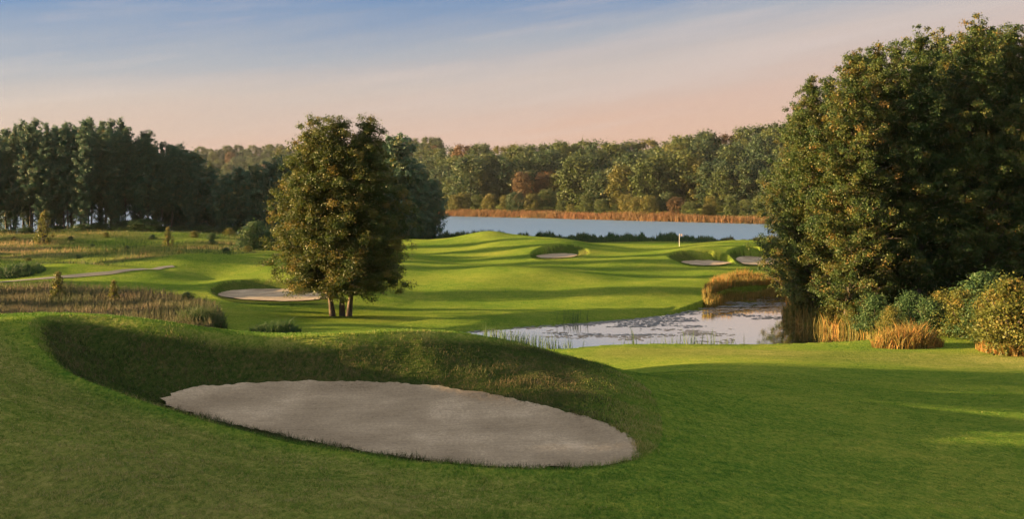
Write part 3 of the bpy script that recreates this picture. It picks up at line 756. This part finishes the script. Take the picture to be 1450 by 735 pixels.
# floating weed pads, added to imitate grey ripple patches too
def pads():
    p = scatter_poly(POND, 16000)
    px = PX0 + F * p[:, 0] / p[:, 1]; py = PY0 - F * ZW / p[:, 1]
    nz = 0.6 * fbm(p[:, 0] / 6.0, p[:, 1] / 3.5, 101, 2) + 0.4 * fbm(p[:, 0] / 1.6, p[:, 1] / 0.7, 103, 3)
    k = (nz > 0.56 + rng.uniform(-0.03, 0.05, len(p))) & (sdf(p[:, 0], p[:, 1], POND) < -0.4) & ~((px > 1040) & (py > 455))
    k |= (sdf(p[:, 0], p[:, 1], POND) > -1.6) & (sdf(p[:, 0], p[:, 1], POND) < -0.2) & (py < 472) & (px < 980) & (nz > 0.42)
    p = p[k]
    nb = len(p); s = rng.uniform(0.05, 0.17, nb); a0 = rng.uniform(0, 6.28, nb)
    ang = a0[:, None] + np.linspace(0.25, 6.0, 7)
    v = np.concatenate([np.stack([p[:, 0], p[:, 1], np.full(nb, ZW + 0.014)], 1)[:, None], np.stack([p[:, 0, None] + s[:, None] * np.cos(ang), p[:, 1, None] + s[:, None] * np.sin(ang), np.full(ang.shape, ZW) + 0.010 + 0.012 * rng.random(ang.shape)], -1)], 1)
    i = np.arange(nb)[:, None] * 8
    o = mesh_np('weed_ripple_pads', v.reshape(-1, 3), i + np.arange(8), 8, leaf_mat('weed_ripple_pad', [(0, (0.06, 0.055, 0.05)), (1, (0.12, 0.11, 0.085))], 0, 0.45, 0), {'tint': np.repeat(rng.random(nb), 8)})
    tag(o, 'floating grey green weed mats standing in for ripples on the pond', 'water weed', kind='stuff')
pads()

# ------------------------------------------------------------------ trees
class Geo:
    def __init__(s): s.v, s.f, s.n = [], [], 0
    def tube(s, path, rad, seg=6):
        path = np.array(path, float); k = len(path)
        tg = np.gradient(path, axis=0); tg /= np.linalg.norm(tg, axis=1, keepdims=True) + 1e-9
        up = np.array([0.31, 0.95, 0.05]); a = np.cross(tg, up); a /= np.linalg.norm(a, axis=1, keepdims=True) + 1e-9; b = np.cross(tg, a)
        an = np.linspace(0, 2 * np.pi, seg, endpoint=False)
        ring = path[:, None] + np.array(rad)[:, None, None] * (a[:, None] * np.cos(an)[None, :, None] + b[:, None] * np.sin(an)[None, :, None])
        idx = s.n + np.arange(k * seg).reshape(k, seg)
        f = np.stack([idx[:-1], np.roll(idx, -1, 1)[:-1], np.roll(idx, -1, 1)[1:], idx[1:]], -1).reshape(-1, 4)
        s.v.append(ring.reshape(-1, 3)); s.f.append(f); s.n += k * seg
    def mesh(s, name, m):
        return mesh_np(name, np.concatenate(s.v), np.concatenate(s.f), 4, m, smooth=True, link=False)

def leaf_mesh(name, cen, crad, nl, lsize, m, r_, tint0, flat=0.75, up=0.5, spread=0.16):
    """leaf-sized diamonds around the clump centres"""
    nc = len(cen)
    own = np.repeat(np.arange(nc), nl); k = len(own)
    d = r_.normal(0, 1, (k, 3)); d /= np.linalg.norm(d, axis=1, keepdims=True)
    rad = crad[own] * r_.uniform(0.02, 1, k) ** 0.42 * np.where(r_.random(k) < 0.4, r_.uniform(1.0, 2.1, k), 1.0)
    p = cen[own] + d * rad[:, None] * np.array([1, 1, flat])
    nrm = d * 0.6 + r_.normal(0, 0.6, (k, 3)) + np.array([0, 0, up]); nrm /= np.linalg.norm(nrm, axis=1, keepdims=True)
    t = np.cross(nrm, r_.normal(0, 1, (k, 3))); t /= np.linalg.norm(t, axis=1, keepdims=True) + 1e-9
    b = np.cross(nrm, t)
    s = lsize * r_.uniform(0.6, 1.3, k)
    T, B = t * s[:, None], b * (s * 0.62)[:, None]
    v = np.stack([p - T, p - B - T * 0.1, p + T, p + B - T * 0.1], 1).reshape(-1, 3)
    tint = np.clip(tint0[own] + r_.normal(0, spread, k), 0, 1)
    return mesh_np(name, v, np.arange(4 * k), 4, m, {'tint': np.repeat(tint, 4)}, link=False)

def grow_tree(seed, h, crown_r, t0, prof, nbr, nl, lsize, crad, trunks=((0, 0, 0, 0),), tr=0.22, m_leaf=None, m_bark=None, rise=0.45, seg=7, clump_gap=0.7, start=0.25, tintb=0.4, tvar=0.22, droop=0.0, lflat=0.75, lup=0.5, jit=(0.66, 1.06)):
    """trunks: (base x, base y, top x, top y); prof(t) = crown radius share at relative height t"""
    r_ = np.random.default_rng(seed)
    geos = []; cen = []; cr = []; tn = []
    for q, (bx, by, tx, ty) in enumerate(trunks):
        g = Geo(); geos.append(g)
        hh = h * (1.0 if q == 0 else r_.uniform(0.9, 1.0))
        zz = np.linspace(-0.25, hh * 0.97, 12); s = np.clip(zz / hh, 0, 1)
        wob = np.cumsum(r_.normal(0, 0.012 * h ** 0.5, (12, 2)), 0); wob[0] = 0; wob[1] = 0
        path = np.stack([bx + (tx - bx) * s ** 0.9 + wob[:, 0], by + (ty - by) * s ** 0.9 + wob[:, 1], zz], 1)
        rad = tr * (1 - s) ** 0.8 + 0.015; rad[0] *= 1.5; rad[1] *= 1.12
        g.tube(path, rad, seg)
        nb = nbr // len(trunks)
        for i in range(nb):
            t = t0 + (1 - t0) * ((i + r_.random()) / nb) ** 0.85
            az = i * 2.39996 + r_.uniform(-0.5, 0.5)
            ln = crown_r * prof(t) * r_.uniform(*jit)
            dirv = np.array([math.cos(az), math.sin(az)])
            zt = t * h
            z0 = np.clip(zt - ln * (rise + 0.5 * max(0, t - 0.6)), t0 * h * 0.75, hh * 0.96)
            st = np.array([np.interp(z0, zz, path[:, 0]), np.interp(z0, zz, path[:, 1]), z0])
            off = 0.0 if len(trunks) == 1 else 1.0
            mid_c = np.array([tx * 0.0 + st[0] * (1 - off) + off * st[0], st[1]])
            tip = np.array([mid_c[0] + dirv[0] * ln, mid_c[1] + dirv[1] * ln, zt - droop * ln * max(0, 0.6 - t)])
            kk = np.linspace(0, 1, 5)[:, None]
            bp = st + (tip - st) * kk + np.array([0, 0, 1]) * (np.sin(kk * np.pi) * ln * 0.10) + r_.normal(0, 0.04 * ln, (5, 3)) * kk
            rb = max(0.02, 0.34 * np.interp(z0, zz, rad))
            g.tube(bp, np.linspace(rb, 0.01, 5), 5)
            m_ = max(2, int(ln * (1 - start) / (crad * clump_gap)) + 1)
            for s_ in np.linspace(start, 1.0, m_):
                c = st + (tip - st) * s_ + np.array([0, 0, math.sin(s_ * math.pi) * ln * 0.10])
                side = r_.normal(0, crad * 0.95 * s_ + 0.05, 3); side[2] *= 0.6
                cen.append(c + side); cr.append(crad * r_.uniform(0.6, 1.15) * (1 - 0.35 * max(0, t - 0.5))); tn.append(tintb + r_.normal(0, tvar) )
    cen = np.array(cen); cr = np.array(cr); tn = np.array(tn)
    lm = leaf_mesh('crown', cen, cr, nl, lsize, m_leaf, r_, tn, flat=lflat, up=lup)
    return [g.mesh('trunk', m_bark) for g in geos], lm

def place(meshes, name, loc, rz=0, sc=1.0, label=None, cat='tree', group=None, sxy=None):
    trunks, crown = meshes
    root = empty(name, loc, rz)
    root.scale = (sxy or sc, sxy or sc, sc)
    for t in trunks:
        o = bpy.data.objects.new('trunk', t); COL.objects.link(o); o.parent = root
    o = bpy.data.objects.new('crown', crown); COL.objects.link(o); o.parent = root
    return tag(root, label, cat, group)

def prof_from(pts):
    a = np.array(pts); return lambda t: float(np.interp(t, a[:, 0], a[:, 1]))

# the big three-stemmed tree on the fairway
x, y, z = hit(487, 448, 60, 130)
MAIN = (x, y, z)
H_main = (448 - 169) * y / F
pm = prof_from([(0.10, 0.7), (0.17, 0.95), (0.26, 1.0), (0.45, 0.94), (0.65, 0.74), (0.82, 0.47), (0.92, 0.24), (1.0, 0.06)])
main = grow_tree(11, H_main, 5.3, 0.15, pm, 600, 100, 0.08, 0.52, trunks=((0.4, 0, 1.9, 0.3), (-0.2, 0.3, -0.5, -0.4), (-1.0, 0.2, -2.8, 0.2)), tr=0.20, m_leaf=M_leaf_main, m_bark=M_bark, rise=0.35, tintb=0.48, droop=0.3)
place(main, 'broadleaf_tree', (x, y, z - 0.05), 0, 1, 'large three stemmed broadleaf tree alone on the fairway by the pond', 'tree')

# ---- the grove on the right
pg = prof_from([(0.05, 0.5), (0.15, 0.85), (0.32, 1.0), (0.55, 0.86), (0.75, 0.6), (0.9, 0.32), (1.0, 0.06)])
GROVE = [grow_tree(21 + i, 20, 4.3, 0.07 if i < 2 else 0.13, pg, 240, 72, 0.078, 0.42, trunks=((0, 0, random.uniform(-.8, .8), random.uniform(-.8, .8)),), tr=0.24, m_leaf=M_leaf_grove, m_bark=M_bark_d, tintb=0.58 if i < 2 else 0.46, tvar=0.2, jit=(0.5, 1.12)) for i in range(4)]  # first two variants tinted golden to imitate sunlit foliage
gspots = [(1152, 84, 112, 0, 'leftmost grove tree, lit gold and leaning over the pond'), (1200, 80, 72, 1, 'tall grove tree second from the pond side, lit on its left'), (1130, 96, 150, 0, 'lower golden tree at the back left corner of the right grove'),
          (1250, 84, 66, 0, 'grove tree behind the orange reed clump'), (1298, 82, 44, 2, 'dark central grove tree with its trunk showing'), (1345, 86, 50, 3, 'tall dark grove tree right of the centre, among the highest'),
          (1388, 82, 28, 2, 'highest grove tree behind the right hand bushes'), (1436, 84, 38, 3, 'tall grove tree at the right edge of the photo'), (1480, 82, 40, 1, 'grove tree half cut by the right edge of the photo'),
          (1230, 100, 74, 2, None), (1280, 102, 60, 3, None), (1330, 104, 46, 2, None), (1410, 102, 40, 3, None), (1185, 104, 110, 3, None), (1460, 104, 44, 2, None), (1530, 92, 45, 3, None), (1375, 112, 45, 2, None)]
for i, (px, d, top, k, lb) in enumerate(gspots):
    gx = (px - PX0) / F * d
    gz = float(land_h(np.array([gx]), np.array([d]))[0])
    top_z = (PY0 - top) / F * d
    s = (top_z - gz) / 20.0
    place(GROVE[k], 'grove_tree', (gx, d, gz - 0.05), i * 1.9, s, lb or 'dark tree deep inside the right grove behind its front row', 'tree', 'tall trees of the grove right of the pond', sxy=min(s * 0.92, 1.08))

# ---- the wood on the left
pw = prof_from([(0.12, 0.35), (0.25, 0.7), (0.45, 1.0), (0.65, 0.86), (0.82, 0.58), (0.93, 0.28), (1.0, 0.03)])
WOOD = [grow_tree(41 + i, 22, (2.7, 3.3, 2.9, 3.6)[i], (0.06, 0.20, 0.27, 0.34)[i], pw, 150, 40, 0.13, 0.44, trunks=((0, 0, random.uniform(-.6, .6), 0),), tr=0.16, m_leaf=M_leaf_wood, m_bark=M_bark_d, tintb=0.4, rise=0.8, seg=6, lflat=0.9, lup=0.3, jit=(0.35, 1.25)) for i in range(4)]
pa = prof_from([(0.05, 0.6), (0.2, 0.95), (0.45, 1.0), (0.7, 0.8), (0.9, 0.45), (1.0, 0.15)])
ALDER = [grow_tree(51 + i, 16, 3.8, 0.08, pa, 110, 50, 0.21, 0.80, tr=0.2, m_leaf=M_leaf_wood, m_bark=M_bark_d, tintb=0.42, seg=6) for i in range(2)]
prof_top = np.array([(-200, 190), (-100, 178), (0, 178), (20, 170), (50, 166), (75, 176), (100, 164), (125, 160), (150, 168), (172, 163), (195, 178), (215, 182), (240, 200), (262, 203), (290, 222), (330, 232), (365, 228), (400, 222), (430, 220)], float)
k = 0
for px in np.arange(-22, 268, 12.0):
    for row in range(3):
        if row == 2 and k % 2: k += 1; continue
        qx = px + rng.uniform(-5, 5) + row * 4
        d = (206 if qx < 120 else 209) + row * 9 + rng.uniform(-3, 3)
        gx = (qx - PX0) / F * d; gz = float(land_h(np.array([gx]), np.array([d]))[0])
        top = np.interp(qx, prof_top[:, 0], prof_top[:, 1]) + rng.choice([0, 0, 4, 8, 14, 20]) + rng.uniform(0, 7) + row * 2
        s = ((PY0 - top) / F * d - gz) / 22
        if row == 0 and 0 <= qx <= 262:
            lb = ('front row tree of the left wood, ' + ['near the left edge of the photo', 'above the young golden pine', 'right of the young golden pine', 'at the middle of the wood', 'right of the middle of the wood', 'near the low end of the wood'][min(5, int(qx / 44))])
        elif row == 0: lb = 'tall dark tree of the left wood running out of the photo'
        else: lb = 'tall dark tree in the back rows of the left wood'
        place(WOOD[k % 4], 'wood_tree', (gx, d, gz - 0.1), k * 1.3, s, lb, 'tree', 'tall trees of the left wood', sxy=s * rng.uniform(0.75, 1.0)).rotation_euler.x = rng.uniform(-0.035, 0.035)
        k += 1
for i, (px, d, top) in enumerate([(248, 214, 206), (275, 212, 214), (300, 216, 240), (318, 208, 246), (340, 214, 238), (362, 210, 234), (385, 214, 230), (408, 212, 220), (430, 216, 222), (455, 220, 226), (545, 214, 205), (562, 208, 192), (578, 212, 226), (598, 206, 238), (612, 210, 256), (520, 216, 215)]):
    gx = (px - PX0) / F * d; gz = float(land_h(np.array([gx]), np.array([d]))[0])
    s = ((PY0 - top) / F * d - gz) / 16
    lb = 'dark bushy tree on the lake shore just right of the big lone tree' if px > 500 else 'dark bushy tree at the low right end of the left wood'
    place(ALDER[i % 2], 'shore_tree', (gx, d, gz - 0.1), i * 2.1, s, lb, 'tree', 'dark trees along the near lake shore', sxy=s * rng.uniform(0.85, 1.05))

# ---- trees outside the left edge that shade the foreground
for i, (tx, ty, s) in enumerate([(-44, 11, 1.0), (-50, 17, 1.1), (-46, 22, 0.95), (-58, 10, 1.15), (-62, 26.4, 1.05), (-40, 5, 0.9), (-50, 40.0, 1.0), (-47, 46, 1.0), (-56, 49, 1.1), (-54, 79, 0.42), (-56, 86, 0.45), (-54, 93, 0.40), (-80, 103, 1.1), (-86, 125, 1.15), (-92, 139, 1.25), (-97, 147, 1.2), (-104, 159, 1.25), (-112, 171, 1.2), (-100, 133, 1.15)]):
    gz = float(land_h(np.array([tx * 1.0]), np.array([ty * 1.0]))[0])
    place(GROVE[i % 2], 'grove_tree', (tx, ty, gz - 0.1), i * 1.4, s, 'tree standing left of the photo whose shadow falls across the course', 'tree', 'trees left of the photo', sxy=0.72 if ty > 100 else None)

# ---- the wooded hill across the lake
FARC = {
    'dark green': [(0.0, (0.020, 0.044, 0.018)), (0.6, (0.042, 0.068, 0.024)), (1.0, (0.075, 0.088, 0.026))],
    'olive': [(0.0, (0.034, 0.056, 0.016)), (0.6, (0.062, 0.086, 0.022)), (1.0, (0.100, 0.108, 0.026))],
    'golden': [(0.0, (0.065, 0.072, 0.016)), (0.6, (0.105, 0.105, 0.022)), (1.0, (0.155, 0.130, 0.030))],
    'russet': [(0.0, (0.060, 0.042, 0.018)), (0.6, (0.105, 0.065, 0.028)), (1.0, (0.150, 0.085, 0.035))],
}
def far_tree_mesh(seed, col, tall):
    r_ = np.random.default_rng(seed)
    h = 16.0
    n_ = 60; cen, cr = [], []
    for i in range(n_):
        t = 0.10 + 0.86 * (i + r_.random()) / n_
        w_ = (4.2 if tall else 5.4) * (1 - abs((t - 0.5) / 0.52) ** 2.6) ** 0.6
        a = i * 2.4 + r_.uniform(-.5, .5); rr = w_ * r_.uniform(0.6, 1.0)
        cen.append((rr * math.cos(a), rr * math.sin(a), t * h)); cr.append(r_.uniform(0.9, 1.9))
    cen = np.array(cen); cr = np.array(cr)
    lm = leaf_mesh('far_tree', cen, cr, 80, 0.34, M_far[col], r_, 0.45 + r_.normal(0, 0.2, n_), flat=0.8, up=0.6)
    return lm
M_far = {c: leaf_mat('far_leaf_' + c.replace(' ', '_'), s, 0.3, 0.6, 0.15) for c, s in FARC.items()}
FAR = {c: [far_tree_mesh(100 + 10 * i + j, c, j == 1) for j in range(2)] for i, c in enumerate(FARC)}

def far_tree(px, d, h, c, j, lb, group, zoff=0.0):
    gx = (px - PX0) / F * d; gz = float(land_h(np.array([gx]), np.array([d]))[0])
    o = bpy.data.objects.new('far_tree', FAR[c][j]); COL.objects.link(o)
    s = h / 16.0
    o.location = (gx, d, gz - 0.8 + zoff); o.rotation_euler = (0, 0, rng.uniform(0, 6.28)); w_ = s * rng.uniform(0.9, 1.25); o.scale = (w_, w_, s)
    tag(o, lb, 'tree', group)

shore = [(612, 470), (640, 446), (750, 420), (900, 382), (1100, 344), (1300, 326), (1450, 320)]
sp = np.array(shore, float)
colnames = list(FARC)
def col_word(px):
    return 'by the reed point' if px < 720 else 'left of centre' if px < 830 else 'above the green' if px < 930 else 'above the flag' if px < 1010 else 'beside the grove'
nrow = 6
for row in range(nrow):
    pxs = np.arange(606, 1180, 18.5 - 0.3 * row)
    for px in pxs:
        qx = px + rng.uniform(-7, 7)
        d = np.interp(qx, sp[:, 0], sp[:, 1]) + 8 + row * 28 + rng.uniform(-8, 8)
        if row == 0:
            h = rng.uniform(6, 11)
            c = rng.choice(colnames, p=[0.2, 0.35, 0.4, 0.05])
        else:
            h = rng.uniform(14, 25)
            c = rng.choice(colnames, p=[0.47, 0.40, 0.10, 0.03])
        lb = f"{c} tree on the {'foot' if row < 2 else 'slope' if row < 5 else 'skyline'} of the wooded hill, {col_word(qx)}"
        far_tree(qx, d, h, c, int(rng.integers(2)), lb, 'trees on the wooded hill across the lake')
# distant trees beyond the left arm of the lake
for px in np.concatenate([np.arange(280, 425, 9.5), np.arange(545, 625, 14)]):
    for row in range(5 if px < 500 else 4):
        qx = px + rng.uniform(-6, 6)
        d = (930 if qx < 540 else 720) + row * 62 + rng.uniform(-25, 25)
        if row == 0: d = max(d, 905 if qx < 520 else 700)
        gx = (qx - PX0) / F * d
        far_tree(qx, d, rng.uniform(15, 22), rng.choice(colnames, p=[0.6, 0.3, 0.05, 0.05]), int(rng.integers(2)), 'hazy distant tree beyond the far left arm of the lake', 'distant trees beyond the lake')

# ------------------------------------------------------------------ shrubs
def shrub_mesh(seed, h, rad, m, nl, ls, nclump, cone=False, tintb=0.45):
    r_ = np.random.default_rng(seed)
    g = Geo(); cen, cr = [], []
    for i in range(7):
        a = i * 2.4; l = rad * 0.6
        g.tube([(0, 0, -0.1), (0.3 * l * math.cos(a), 0.3 * l * math.sin(a), h * 0.35), (l * math.cos(a), l * math.sin(a), h * 0.75)] if not cone or i else [(0, 0, -0.1), (0, 0, h * 0.5), (0, 0, h * 0.96)], [0.05 * h / 2, 0.035 * h / 2, 0.01], 5)
    for i in range(nclump):
        t = 0.03 + 0.95 * ((i + r_.random()) / nclump) ** 1.15
        w_ = rad * ((1.0 - t) ** 0.8 * 0.95 + 0.05 if cone else math.sin(math.pi * (0.34 + 0.64 * t)) ** 0.7 * (0.8 + 0.35 * math.sin(i * 1.7)))
        a = i * 2.4 + r_.uniform(-.5, .5); rr = w_ * r_.uniform(0.4, 1.0)
        cen.append((rr * math.cos(a), rr * math.sin(a), t * h)); cr.append(rad * r_.uniform(0.2, 0.34))
    nc = len(cen)
    return [g.mesh('stem', M_bark_d)], leaf_mesh('foliage', np.array(cen), np.array(cr), nl, ls, m, r_, tintb + r_.normal(0, 0.2, nc))
def place_shrub(meshes, name, px, py, d0, d1, hpx, label, group=None, h0=1.0):
    x, y, z = hit(px, py, d0, d1)
    s = hpx * y / F / h0
    root = empty(name, (x, y, z - 0.03), rng.uniform(0, 6.28)); root.scale = (s, s, s)
    for nm, me in (('stem', meshes[0][0]), ('foliage', meshes[1])):
        o = bpy.data.objects.new(nm, me); COL.objects.link(o); o.parent = root
    return tag(root, label, 'shrub', group)
M_sh_y = leaf_mat('shrub_yellow_green', [(0, (0.05, 0.07, 0.012)), (0.6, (0.11, 0.115, 0.02)), (1, (0.19, 0.13, 0.03))], 0.35, 0.6, 0.05)
M_sh_g = leaf_mat('shrub_green', [(0, (0.025, 0.06, 0.02)), (0.6, (0.05, 0.095, 0.03)), (1, (0.10, 0.12, 0.035))], 0.35, 0.6, 0.05)
SH_Y = shrub_mesh(201, 3.0, 1.6, M_sh_y, 85, 0.065, 90)
SH_G = shrub_mesh(202, 3.0, 1.9, M_sh_g, 80, 0.085, 90)
SH_C = shrub_mesh(203, 3.0, 0.95, M_sh_y, 34, 0.085, 44, cone=True)
place_shrub(SH_Y, 'shrub', 1432, 500, 50, 120, 104, 'large yellow green shrub at the right edge of the photo', 'shrubs below the grove', 3)
place_shrub(SH_Y, 'shrub', 1362, 478, 60, 120, 66, 'smaller upright shrub between the orange reeds and the big right shrub', 'shrubs below the grove', 3)
place_shrub(SH_G, 'shrub', 1395, 470, 64, 120, 80, 'dark green shrub in the shade behind the right hand shrubs', 'shrubs below the grove', 3)
place_shrub(SH_Y, 'shrub', 1136, 452, 64, 120, 44, 'rounded shrub hanging over the right bank of the pond', 'shrubs below the grove', 3)
place_shrub(SH_Y, 'shrub', 1208, 464, 64, 120, 34, 'low golden shrub at the foot of the grove by the pond', 'shrubs below the grove', 3)
place_shrub(SH_G, 'shrub', 360, 328, 150, 240, 40, 'rounded pale green bush in front of the low end of the left wood', None, 3)
place_shrub(SH_G, 'shrub', 384, 328, 150, 240, 28, 'smaller green bush beside the rounded bush left of the big tree', None, 3)
for i, (a, b, hp, pos) in enumerate([(150, 336, 12, 'below the first gap of the left wood'), (215, 338, 10, 'left of the small golden pine'), (275, 336, 15, 'right of the small golden pine'), (300, 338, 13, 'farther right of the small golden pine'), (325, 334, 18, 'left of the rounded pale green bush'),
        (100, 340, 9, 'right of the larger young pine'), (290, 352, 9, 'above the grassy mound crest'), (345, 348, 10, 'under the rounded pale green bush'), (20, 340, 9, 'left of the larger young pine'), (180, 352, 7, 'low in the middle of the meadow'), (40, 372, 12, 'above the dark sedge clump'), (110, 366, 9, 'above the end of the cart path'), (255, 362, 11, 'just above the grassy mound'), (320, 358, 12, 'at the right end of the meadow'), (350, 356, 14, 'beside the big lone tree'), (130, 350, 8, 'between the two young pines'), (200, 366, 8, 'at the top of the cart path'), (300, 346, 12, 'under the low alders')]):
    place_shrub(SH_G if i % 2 else SH_Y, 'meadow_shrub', a, b, 130, 240, hp, 'low green scrub in the meadow, ' + pos, 'low scrub in the meadow', 3).scale.z *= 0.6
for i, (a, b, hp, k_, pos) in enumerate([(1182, 459, 44, 0, 'above the bank reeds'), (1238, 470, 46, 1, 'left of the orange reed clump'), (1262, 474, 40, 0, 'touching the orange reed clump on its left'), (1316, 474, 48, 1, 'just right of the orange reed clump'),
        (1334, 471, 58, 0, 'left of the upright shrub'), (1384, 480, 56, 1, 'right of the upright shrub'), (1404, 486, 70, 0, 'left of the big right shrub'), (1290, 470, 54, 1, 'behind the orange reed clump'), (1160, 452, 38, 1, 'over the reflections of the grove'), (1450, 494, 84, 0, 'cut by the right edge of the photo')]):
    place_shrub(SH_G if k_ else SH_Y, 'bank_shrub', a, b, 60, 120, hp, ('dark green' if k_ else 'yellow green') + ' shrub of the pond side thicket, ' + pos, 'thicket below the grove', 3)
for i, px in enumerate((8, 36, 84, 118, 140, 178, 205, 226, 258, 288, 322, 398)):
    d = 203 + (i * 37 % 11) * 0.5; gx = (px - PX0) / F * d; gz = float(land_h(np.array([gx]), np.array([d]))[0])
    r0 = empty('undergrowth_shrub', (gx, d, gz - 0.1), i * 1.7); k_ = 1.6 + (i * 29 % 7) * 0.28; r0.scale = (k_ * 0.8, k_ * 0.8, k_ * 0.28)
    for nm, me in (('stem', SH_G[0][0]), ('foliage', SH_G[1])):
        o = bpy.data.objects.new(nm, me); COL.objects.link(o); o.parent = r0
    tag(r0, 'low dark shrub at the foot of the left wood trunks', 'shrub', 'undergrowth along the left wood')
for i, (px, d, hh, pos) in enumerate([(1270, 92, 4.0, 'behind the orange reeds'), (1310, 95, 4.5, 'left of the upright shrub'), (1350, 96, 5.0, 'behind the upright shrub'), (1400, 95, 5.0, 'behind the big right shrub'), (1445, 94, 4.5, 'at the right edge of the photo'), (1230, 90, 3.0, 'over the pond bank')]):
    gx = (px - PX0) / F * d; gz = float(land_h(np.array([gx]), np.array([d]))[0])
    r0 = empty('undergrowth_shrub', (gx, d, gz - 0.05), i * 1.1); r0.scale = (hh / 2.4, hh / 2.4, hh / 3)
    for nm, me in (('stem', SH_G[0][0]), ('foliage', SH_G[1])):
        o = bpy.data.objects.new(nm, me); COL.objects.link(o); o.parent = r0
    tag(r0, 'dark shrub under the grove trees, ' + pos, 'shrub', 'undergrowth of the right grove')
place_shrub(SH_C, 'young_pine', 62, 345, 130, 230, 46, 'young golden pine standing in the meadow before the left wood', None, 3)
place_shrub(SH_C, 'young_pine', 238, 349, 130, 230, 28, 'small golden pine in the meadow right of the larger young pine', None, 3)
place_shrub(SH_C, 'young_pine', 82, 428, 70, 130, 44, 'thin sapling rising from the rough grass strip at the left', None, 3)
place_shrub(SH_C, 'young_pine', 161, 430, 70, 130, 34, 'small sapling in the rough grass strip right of the thin sapling', None, 3)
place_shrub(SH_G, 'shrub', 265, 436, 70, 130, 22, 'small dark shrub at the end of the rough grass strip', None, 3)

# ------------------------------------------------------------------ flagstick on the green
def flagstick():
    x, y, z = hit(962, 349, 130, 230)
    root = empty('flagstick', (x, y, z))
    tag(root, 'white flagstick with a small pale flag standing on the green', 'flag')
    g = Geo(); g.tube([(0, 0, -0.05), (0, 0, 1.1), (0, 0, 2.2)], [0.03, 0.028, 0.024], 10)
    o = bpy.data.objects.new('pole', g.mesh('pole', flat_mat('white_paint', (0.8, 0.78, 0.75)))); COL.objects.link(o); o.parent = root
    xs = np.linspace(0, 0.55, 10); zs = np.linspace(1.78, 2.16, 6)
    X, Z = np.meshgrid(xs, zs); Y = 0.07 * np.sin(X * 11 + 0.6) * (X / 0.5); Zd = Z - 0.10 * X ** 1.5
    v = np.stack([X.ravel() + 0.02, Y.ravel(), Zd.ravel()], 1); idx = np.arange(60).reshape(6, 10)
    f = np.stack([idx[:-1, :-1], idx[:-1, 1:], idx[1:, 1:], idx[1:, :-1]], -1).reshape(-1, 4)
    o = mesh_np('flag', v, f, 4, flat_mat('flag_cloth', (0.75, 0.55, 0.50)), smooth=True, parent=root)
    md = o.modifiers.new('thickness', 'SOLIDIFY'); md.thickness = 0.006
    g = Geo(); g.tube([(0, 0, -0.1), (0, 0, 0.012)], [0.054, 0.054], 14)
    o = bpy.data.objects.new('cup', g.mesh('cup', flat_mat('cup_white', (0.7, 0.7, 0.7)))); COL.objects.link(o); o.parent = root
flagstick()

# ------------------------------------------------------------------ evening air
def haze(density=0.00003):
    x0, x1, y0, y1, z0, z1 = -1610, 1610, -1610, 1610, -17, 62
    v = [(a, b, c) for a in (x0, x1) for b in (y0, y1) for c in (z0, z1)]
    f = [(0, 1, 3, 2), (4, 6, 7, 5), (0, 4, 5, 1), (2, 3, 7, 6), (0, 2, 6, 4), (1, 5, 7, 3)]
    me = bpy.data.meshes.new('haze'); me.from_pydata(v, [], f); me.update()
    m = bpy.data.materials.new('haze'); m.use_nodes = True
    nd, lk = m.node_tree.nodes, m.node_tree.links
    nd.remove(nd['Principled BSDF'])
    vol = nd.new('ShaderNodeVolumePrincipled'); vol.inputs['Density'].default_value = density
    vol.inputs['Color'].default_value = (0.80, 0.84, 0.95, 1); vol.inputs['Anisotropy'].default_value = 0.1
    lk.new(vol.outputs[0], nd['Material Output'].inputs['Volume'])
    me.materials.append(m)
    o = bpy.data.objects.new('haze', me); COL.objects.link(o)
    tag(o, 'thin evening haze over the lake and woods', 'haze', kind='stuff')
haze()
